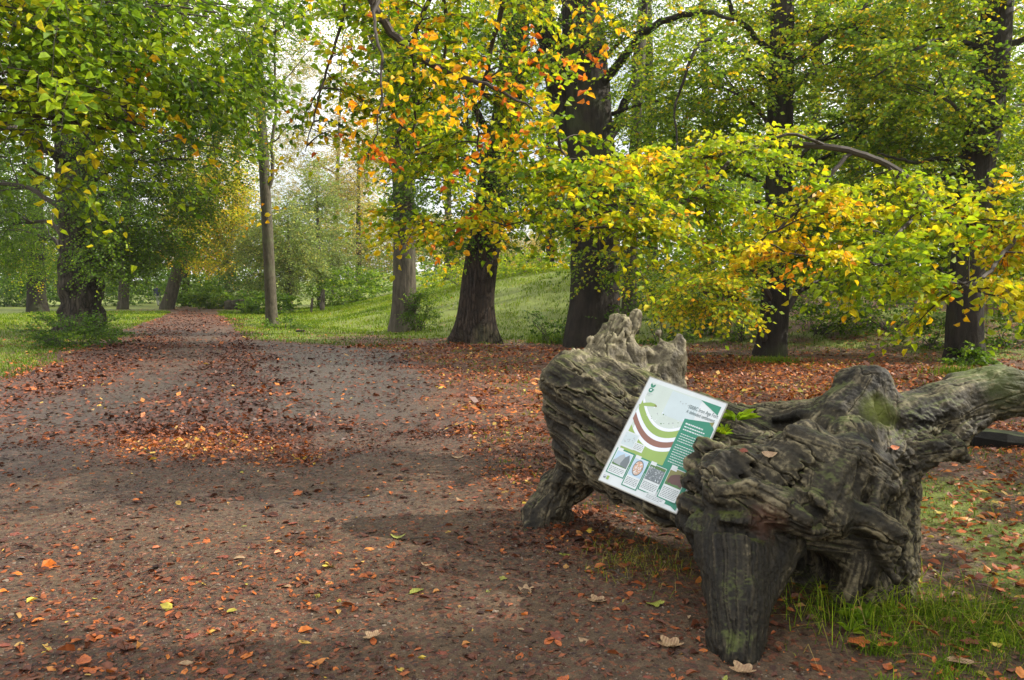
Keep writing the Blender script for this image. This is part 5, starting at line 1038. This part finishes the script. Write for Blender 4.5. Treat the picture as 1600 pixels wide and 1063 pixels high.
def zone(x, y):   # short place words for a leaf's label
    px = 800+x/y*FPX
    if x > 1.15: return 'on the grass right of the stump' if y > 3.0 else 'at the bottom edge right of the front leg'
    if y < 3.45: return 'in the lower left foreground' if px < 420 else ('in the bottom middle foreground' if px < 860 else 'in the foreground just left of the stump')
    if px > 760: return 'on the mud beside and under the stump'
    return 'on the left side of the bare path' if px < 400 else 'on the middle of the bare path'
cnt = 0; tries = 0; placed = []
while cnt < 284 and tries < 20000:
    tries += 1; y = 2.75+2.9*rl.random()**1.35; x = rl.uniform(-1, 1)*y*.66
    if 1.15 < x < 1.9 and y < 3.2 and rl.random() < .5: continue
    if abs(x-1.2) < .28 and y < 3.5: continue
    c = rl.choices(['orange', 'red-brown', 'dark brown', 'tan', 'yellow', 'green-yellow'], [.27, .34, .20, .10, .04, .05])[0]
    z = zone(x, y); lob = rl.random() < .22; s = rl.uniform(.045, .078)*(1.2 if lob else 1)
    dz = .003+(.02 if x > 1.3 else 0); o = put_leaf((x, y, hz(x, y)+dz), s, rl.uniform(0, 6.28), c, 2 if lob else rl.choice([0, 1, 3]), None, 'fallen leaves on the ground near the camera', (rl.gauss(0, .12), rl.gauss(0, .12))); cnt += 1
    placed.append((f"{'lobed' if lob else 'oval'} {c}", z, x/y, o))
ORD = ['', 'second', 'third', 'fourth', 'fifth', 'sixth', 'seventh', 'eighth', 'ninth', 'tenth', 'eleventh', 'twelfth', 'thirteenth', 'fourteenth', 'fifteenth', 'sixteenth', 'seventeenth', 'eighteenth', 'nineteenth', 'twentieth']
for key in sorted({(a, z) for a, z, _, _ in placed}):
    mem = sorted([(u, o) for a, z, u, o in placed if (a, z) == key], key=lambda t: t[0])
    for i, (_, o) in enumerate(mem):
        w = 'only' if len(mem) == 1 else 'leftmost' if i == 0 else 'rightmost' if i == len(mem)-1 else (ORD[i]+' from left' if i < 20 else f'{i+1}th from left')
        o['label'] = f'{w} {key[0]} fallen leaf {key[1]}' 

# leaves resting on the stump: find the top surface by the built mesh
def on_stump(px, py):
    d = ray(px, py); d = d/np.linalg.norm(d); o = np.array([0, 0, CAMZ]); w = SV-o; t = w@d; r = np.linalg.norm(w-t[:, None]*d, axis=1); k = r < .012
    if not k.any(): return None, None
    i = np.where(k)[0][np.argmin(t[k])]; return SV[i], SN[i]
for px, py, s, c, lb in [(1188, 707, .07, 'tan', 'pale tan leaf lying on top of the stump beside the board'), (1392, 698, .05, 'orange', 'small orange leaf in the hollow of the stump\'s right root'), (1158, 700, .045, 'red-brown', 'dark red leaf on the stump between the board and the tan leaf'), (1365, 690, .03, 'tan', 'tiny pale leaf below the mossy patch of the stump')]:
    p, nn = on_stump(px, py)
    if p is not None:
        o = put_leaf(tuple(p+nn*.006), s, 0, c, 0, lb); q = Vector(nn).to_track_quat('Z', 'Y'); o.rotation_euler = q.to_euler()

# ------------------------------------------------------------------ smaller things
def skin_object(name, joints, edges, mat, parent=None, lev=2):
    me = bpy.data.meshes.new(name); me.from_pydata([j[:3] for j in joints], edges, []); o = bpy.data.objects.new(name, me); COL.objects.link(o)
    s = o.modifiers.new('s', 'SKIN'); sv = me.skin_vertices[0].data
    for i, j in enumerate(joints): sv[i].radius = (j[3], j[4] if len(j) > 4 else j[3])
    sv[0].use_root = True; ss = o.modifiers.new('u', 'SUBSURF'); ss.levels = lev; ss.render_levels = lev
    dg = bpy.context.evaluated_depsgraph_get(); m2 = bpy.data.meshes.new_from_object(o.evaluated_get(dg)); o.modifiers.clear(); o.data = m2; m2.materials.clear(); m2.materials.append(mat)
    for p in m2.polygons: p.use_smooth = True
    if parent is not None: o.parent = parent
    return o
# the distant walker
pg = gnd(246, 474); pg = at(246, 474, 58.0); pg[2] = hz(pg[0], pg[1]); pr_ = empty('person', pg); pr_.scale = (.86,)*3
tag(pr_, 'distant person walking away on the path in a dark blue jacket and light trousers', 'person')
def person_mat():
    m, nt, b, out = newmat('walker_skin_and_clothes'); t = N(nt, 'ShaderNodeTexCoord'); s = N(nt, 'ShaderNodeSeparateXYZ'); nt.links.new(t.outputs['Object'], s.inputs[0])
    d = N(nt, 'ShaderNodeMath', operation='DIVIDE'); d.inputs[1].default_value = 1.8; nt.links.new(s.outputs['Z'], d.inputs[0])
    r = ramp(nt, [(0, (.03, .03, .03)), (.05, (.40, .39, .40)), (.47, (.035, .04, .09)), (.845, (.45, .28, .20))], d.outputs[0]); r.color_ramp.interpolation = 'CONSTANT'; nt.links.new(r.outputs[0], b.inputs['Base Color']); return m
J = [(0, 0, .96, .15, .11), (0, 0, 1.15, .14, .10), (0, 0, 1.36, .17, .11), (0, 0, 1.48, .06), (0, 0, 1.54, .055), (0, -.01, 1.66, .085, .10), (0, -.01, 1.75, .06, .07),
     (.19, 0, 1.42, .06), (.24, -.04, 1.15, .048), (.24, .08, .92, .038), (.24, .11, .84, .035), (-.19, 0, 1.42, .06), (-.25, .05, 1.16, .048), (-.26, .02, .93, .038), (-.26, .04, .84, .035),
     (.09, 0, .90, .09), (.10, .10, .50, .062), (.10, -.06, .12, .045), (.10, .08, .04, .04), (-.09, 0, .90, .09), (-.10, .18, .52, .062), (-.10, .24, .12, .045), (-.10, .38, .06, .04)]
Ed = [(0, 1), (1, 2), (2, 3), (3, 4), (4, 5), (5, 6), (2, 7), (7, 8), (8, 9), (9, 10), (2, 11), (11, 12), (12, 13), (13, 14), (0, 15), (15, 16), (16, 17), (17, 18), (0, 19), (19, 20), (20, 21), (21, 22)]
body = skin_object('body', J, Ed, person_mat(), pr_)
hair = skin_object('hair', [(0, .0, 1.60, .09, .10), (0, -.03, 1.70, .098, .11), (0, 0, 1.765, .06, .07)], [(0, 1), (1, 2)], plain('white_hair', (.62, .60, .57), .8), pr_)

def soft_rock(name, label, cat, pts, rads, mat, seed):
    rng = np.random.default_rng(seed); b = MB(); p = spline(pts, 26); rr = np.interp(np.linspace(0, 1, 26), np.linspace(0, 1, len(rads)), rads); v, f = tube(p, rr, 18); c = np.repeat(p, 18, 0)
    v = c+(v-c)*(1+.35*fbm(v*5, 3, seed)+.2*vnoise(v*14, seed))[:, None]; b.add(v, f)
    n0 = len(v); e = np.array([p[0], p[-1]]); b.add(e, np.zeros((0, 3), int)) if False else None
    b.add(np.vstack([v[:18], p[:1]]), [(i, (i+1) % 18, 18) for i in range(18)]); b.add(np.vstack([v[-18:], p[-1:]]), [((i+1) % 18, i, 18) for i in range(18)])
    o = b.build(name, mat, offset=p[0]); o.location = p[0]; tag(o, label, cat); return o
# flat grey slab seen behind the root arm
g1 = gnd(1500, 712); 
sl = bmesh.new(); cx = gnd(1562, 694)
pts2 = [(-.30, -.10), (-.10, -.17), (.16, -.15), (.31, -.07), (.26, .10), (.02, .17), (-.24, .12)]
lowv = [sl.verts.new((x, y, -.05+.01*math.sin(x*20))) for x, y in pts2]; midv = [sl.verts.new((x*1.02, y*1.04, .02)) for x, y in pts2]; topv = [sl.verts.new((x*.93, y*.9, .055-.06*x+.012*math.sin(y*25))) for x, y in pts2]
for a, b_ in ((lowv, midv), (midv, topv)):
    for i in range(7): sl.faces.new((a[i], a[(i+1) % 7], b_[(i+1) % 7], b_[i]))
sl.faces.new(topv); sl.faces.new(lowv[::-1]); bmesh.ops.triangulate(sl, faces=[f for f in sl.faces if len(f.verts) > 4]); bmesh.ops.subdivide_edges(sl, edges=sl.edges[:], cuts=3, use_grid_fill=True)
cz = hz(cx[0], cx[1])
for v in sl.verts: v.co += Vector((0, 0, .012*float(fbm(np.array([[v.co.x*9, v.co.y*9, v.co.z*9]]), 3, 4)[0])))
me = bpy.data.meshes.new('root_slab'); sl.to_mesh(me); sl.free(); me.materials.append(M['stump']); o = bpy.data.objects.new('root_slab', me); COL.objects.link(o)
o.location = (cx[0], cx[1], cx[2]+.055); o.scale = (1.25, 1.5, 1.3); o.rotation_euler = (.05, .10, .1); tag(o, 'flat grey slab of old wood lying on grass below the right root arm', 'wood slab')
# far fallen logs and snapped posts
def far_log(label, a, b_, r, Y, mat='bark_pale', seed=1):
    p = at(*a, Y); q = at(*b_, Y); p[2] = hz(p[0], p[1])+r*.5; q[2] = hz(q[0], q[1])+r*.6; return soft_rock('fallen_log', label, 'log', [p, (p+q)/2, q], [r*.7, r, r*.8], M[mat], seed)
far_log('grey fallen trunk lying on grass left of the slim grey tree', (352, 466), (398, 470), .42, 50, seed=3)
far_log('short broken branch lying on grass at the bank foot, right of the slim grey tree', (462, 518), (476, 514), .05, 25.5, 'bark_dark', 5)
far_log('dark broken stub beside the foot of the gnarled oak', (68, 512), (92, 490), .10, 20.5, 'bark_dark', 6)
def post(label, px, py, h, r, Y, seed):
    p = at(px, py, Y); p[2] = hz(p[0], p[1])-.1; return soft_rock('snapped_post', label, 'tree stump', [p, p+[.03, 0, h*.5], p+[.08, 0, h]], [r*1.2, r, r*.8], M['bark_pale'], seed)
post('pale snapped stem standing at the left end of the bank, taller one', 503, 456, 1.3, .12, 44, 11); post('pale snapped stem standing at the left end of the bank, shorter one', 486, 468, .9, .07, 42, 12)
# shrubs
def shrub(name, label, px, py, Y, rx, rz, n, tone, leaf, mat='leaf', tv=.06, seed=1):
    rng = np.random.default_rng(seed); p = at(px, py, Y); p[2] = hz(p[0], p[1]); root = empty(name, p); tag(root, label, 'shrub'); cb = MB()
    C, q = clumped(rng, p+[0, 0, rz*.8], (rx, rx*.8, rz), n, 7, .5); C[:, 2] = np.maximum(C[:, 2], p[2]+.03); D = q+rng.normal(0, .4, C.shape)+[0, 0, .3]; sprays(cb, rng, C, D, .3, 7, leaf, tone, tv, simple=True, twig_r=.004, droop=.2)
    cb.build('foliage', [M[mat], M['twig']], root, smooth=False, offset=p); sb = MB()
    for _ in range(9):
        e = C[rng.integers(0, n)]; v, f = tube(spline([p+[rng.normal(0, .1), rng.normal(0, .1), -.05], (p+e)/2+rng.normal(0, .08, 3), e], 8), np.linspace(.016, .004, 8), 5); sb.add(v, f)
    sb.build('stem', M['twig'], root, offset=p)
for i, (px, py, Y, rx, rz, t, lb) in enumerate([(1090, 505, 21.5, 1.2, .7, .14, 'dark undergrowth on the bank just right of the torn stump end'), (1160, 500, 20.5, .9, .45, .20, 'low scrub on the bank just left of the narrow dark trunk'), (1280, 505, 20.5, 1.1, .5, .16, 'low dark scrub just right of the narrow dark trunk'), (1390, 500, 20, 1.4, .5, .20, 'mixed scrub on the bank midway between the two dark right trunks'), (1450, 520, 18, .8, .35, .14, 'low bush on the bank left of the ivy-footed beech'), (1580, 530, 17.5, .9, .4, .2, 'low bush at the right edge behind the root arm')]):
    shrub('undergrowth_bush', lb, px, py, Y, rx, rz, int(190*rx), t, .085, tv=.1, seed=800+i)
shrub('bramble_bush', 'low dark bramble between the ridged tree and the dark beech', 862, 535, 20.5, .9, .42, 130, .10, .08, seed=21)
shrub('bramble_bush', 'dark leafy bramble right behind the torn end of the stump', 1040, 540, 17.5, 1.1, .8, 190, .12, .075, seed=22)
shrub('ivy_bush', 'ivy mound round the foot of the gnarled oak', 120, 526, 19.9, 1.1, .42, 480, .08, .07, seed=23)
shrub('young_sapling', 'bushy green sapling growing at the foot of the ivied tree', 655, 500, 24.6, .5, .75, 120, .20, .07, seed=24)
shrub('weed_clump', 'small weeds at the foot of the slim grey tree', 445, 512, 27.5, .75, .18, 90, .14, .08, seed=25)
for i, (px, py, Y, rx, rz, t, lb) in enumerate([(300, 470, 55, 1.8, 1.3, .18, 'round green bush at the path\'s far left bend'), (375, 462, 60, 2.6, 1.6, .13, 'dark green bush behind the far fallen trunk'), (330, 470, 52, 1.4, .7, .24, 'low pale bush beside the far bend of the path'), (420, 478, 42, 1.6, .6, .2, 'low bush directly behind the slim grey tree'), (545, 440, 50, 2.5, 1.2, .26, 'low scrub on the left crest of the bank'), (235, 465, 66, 4, 2.4, .10, 'dark shaded bush behind the walker'), (120, 462, 58, 5, 2.2, .10, 'dark shaded undergrowth behind the gnarled oak'), (20, 455, 58, 5, 2.6, .10, 'dark shaded undergrowth at the left edge'), (800, 452, 36, 3, .6, .42, 'dry tawny scrub on the bank crest between the two big trunks'), (720, 440, 38, 2.6, .5, .40, 'dry scrub on the bank crest left of the ridged tree'),
       (1000, 480, 26, 1.6, 1.1, .17, 'dark scrub right of the dark beech on the bank'), (1120, 490, 23, 1.6, .8, .2, 'leafy scrub left of the narrow dark trunk'), (1330, 480, 26, 3, 1.0, .2, 'shaded scrub on the bank between the right-hand trunks'), (1600, 500, 22, 2, 1.0, .2, 'shaded scrub at the right edge on the bank')]):
    shrub('green_bush', lb, px, py, Y, rx, rz, int((110 if Y < 40 else 300)*rx), t, .10+.0012*Y, seed=400+i)
# broad-leaved weeds: on the log behind the board, and in the grass by the right root
def weed(label, p, n, L, tone, seed):
    rng = np.random.default_rng(seed); root = empty('leafy_weed', p); tag(root, label, 'plant'); b = MB()
    a = rng.uniform(0, 6.283, n); A = np.stack([np.cos(a), np.sin(a), rng.uniform(.3, 1.2, n)], -1); Nn = np.stack([-np.cos(a)*.6, -np.sin(a)*.6, np.ones(n)], -1)
    leaves_geo(b, np.asarray(p)+A*.01, A, Nn, L*rng.uniform(.5, 1.2, n), np.clip(tone+rng.normal(0, .05, n), 0, 1), 0, False, .30); b.build('foliage', M['leaf'], root, smooth=False, offset=p)
p, nn = on_stump(1150, 655)
if p is not None: weed('green leafy weed growing from the log just right of the board', p, 16, .10, .34, 1)
p, nn = on_stump(1128, 680)
if p is not None: weed('tuft of yellow-green grass growing from the log against the board edge', p, 22, .07, .42, 2)
g = gnd(1355, 975); weed('broad-leaved green dock plant in the grass below the dark root mass', g, 14, .11, .30, 3)
g = gnd(1330, 990); weed('small green dock plant nearer the large orange leaf', g, 9, .08, .33, 4)
# twigs on the path
for i, (px, py, L, a, lb) in enumerate([(630, 845, .3, .1, 'thin dark twig lying on the middle of the path'), (200, 905, .22, 1.0, 'small pale twig at the left of the path'), (360, 850, .25, .2, 'fine twig on the path left of centre'), (980, 905, .2, 2.2, 'thin twig on mud beside the stump\'s front leg')]):
    g = gnd(px, py); d = np.array([math.cos(a), math.sin(a), 0])*L; b = MB(); v, f = tube(spline([g+[0, 0, .008], g+d*.5+[0, .02, .012], g+d+[0, 0, .008]], 10), np.linspace(.004, .0015, 10), 5); b.add(v, f)
    v, f = tube(spline([g+d*.5+[0, .02, .012], g+d*.6+[.02, .08, .015]], 4), [.0025, .002, .0015, .001], 4); b.add(v, f); o = b.build('fallen_twig', M['twig'], offset=g); o.location = g; tag(o, lb, 'twig')

# ------------------------------------------------------------------ damp autumn air
def haze():
    b = MB(); b.add(*boxv(-430, 430, -75, 530, -2.0, 26.0)); m = bpy.data.materials.new('damp_air'); m.use_nodes = True; nt = m.node_tree; nt.nodes.clear()
    out = nt.nodes.new('ShaderNodeOutputMaterial'); v = nt.nodes.new('ShaderNodeVolumePrincipled'); v.inputs['Color'].default_value = (.93, .95, .97, 1); v.inputs['Density'].default_value = .0003; v.inputs['Anisotropy'].default_value = .3
    nt.links.new(v.outputs[0], out.inputs['Volume']); o = b.build('haze', m, smooth=False); tag(o, 'thin pale autumn haze filling the air of the wood', 'haze', kind='stuff')
haze()
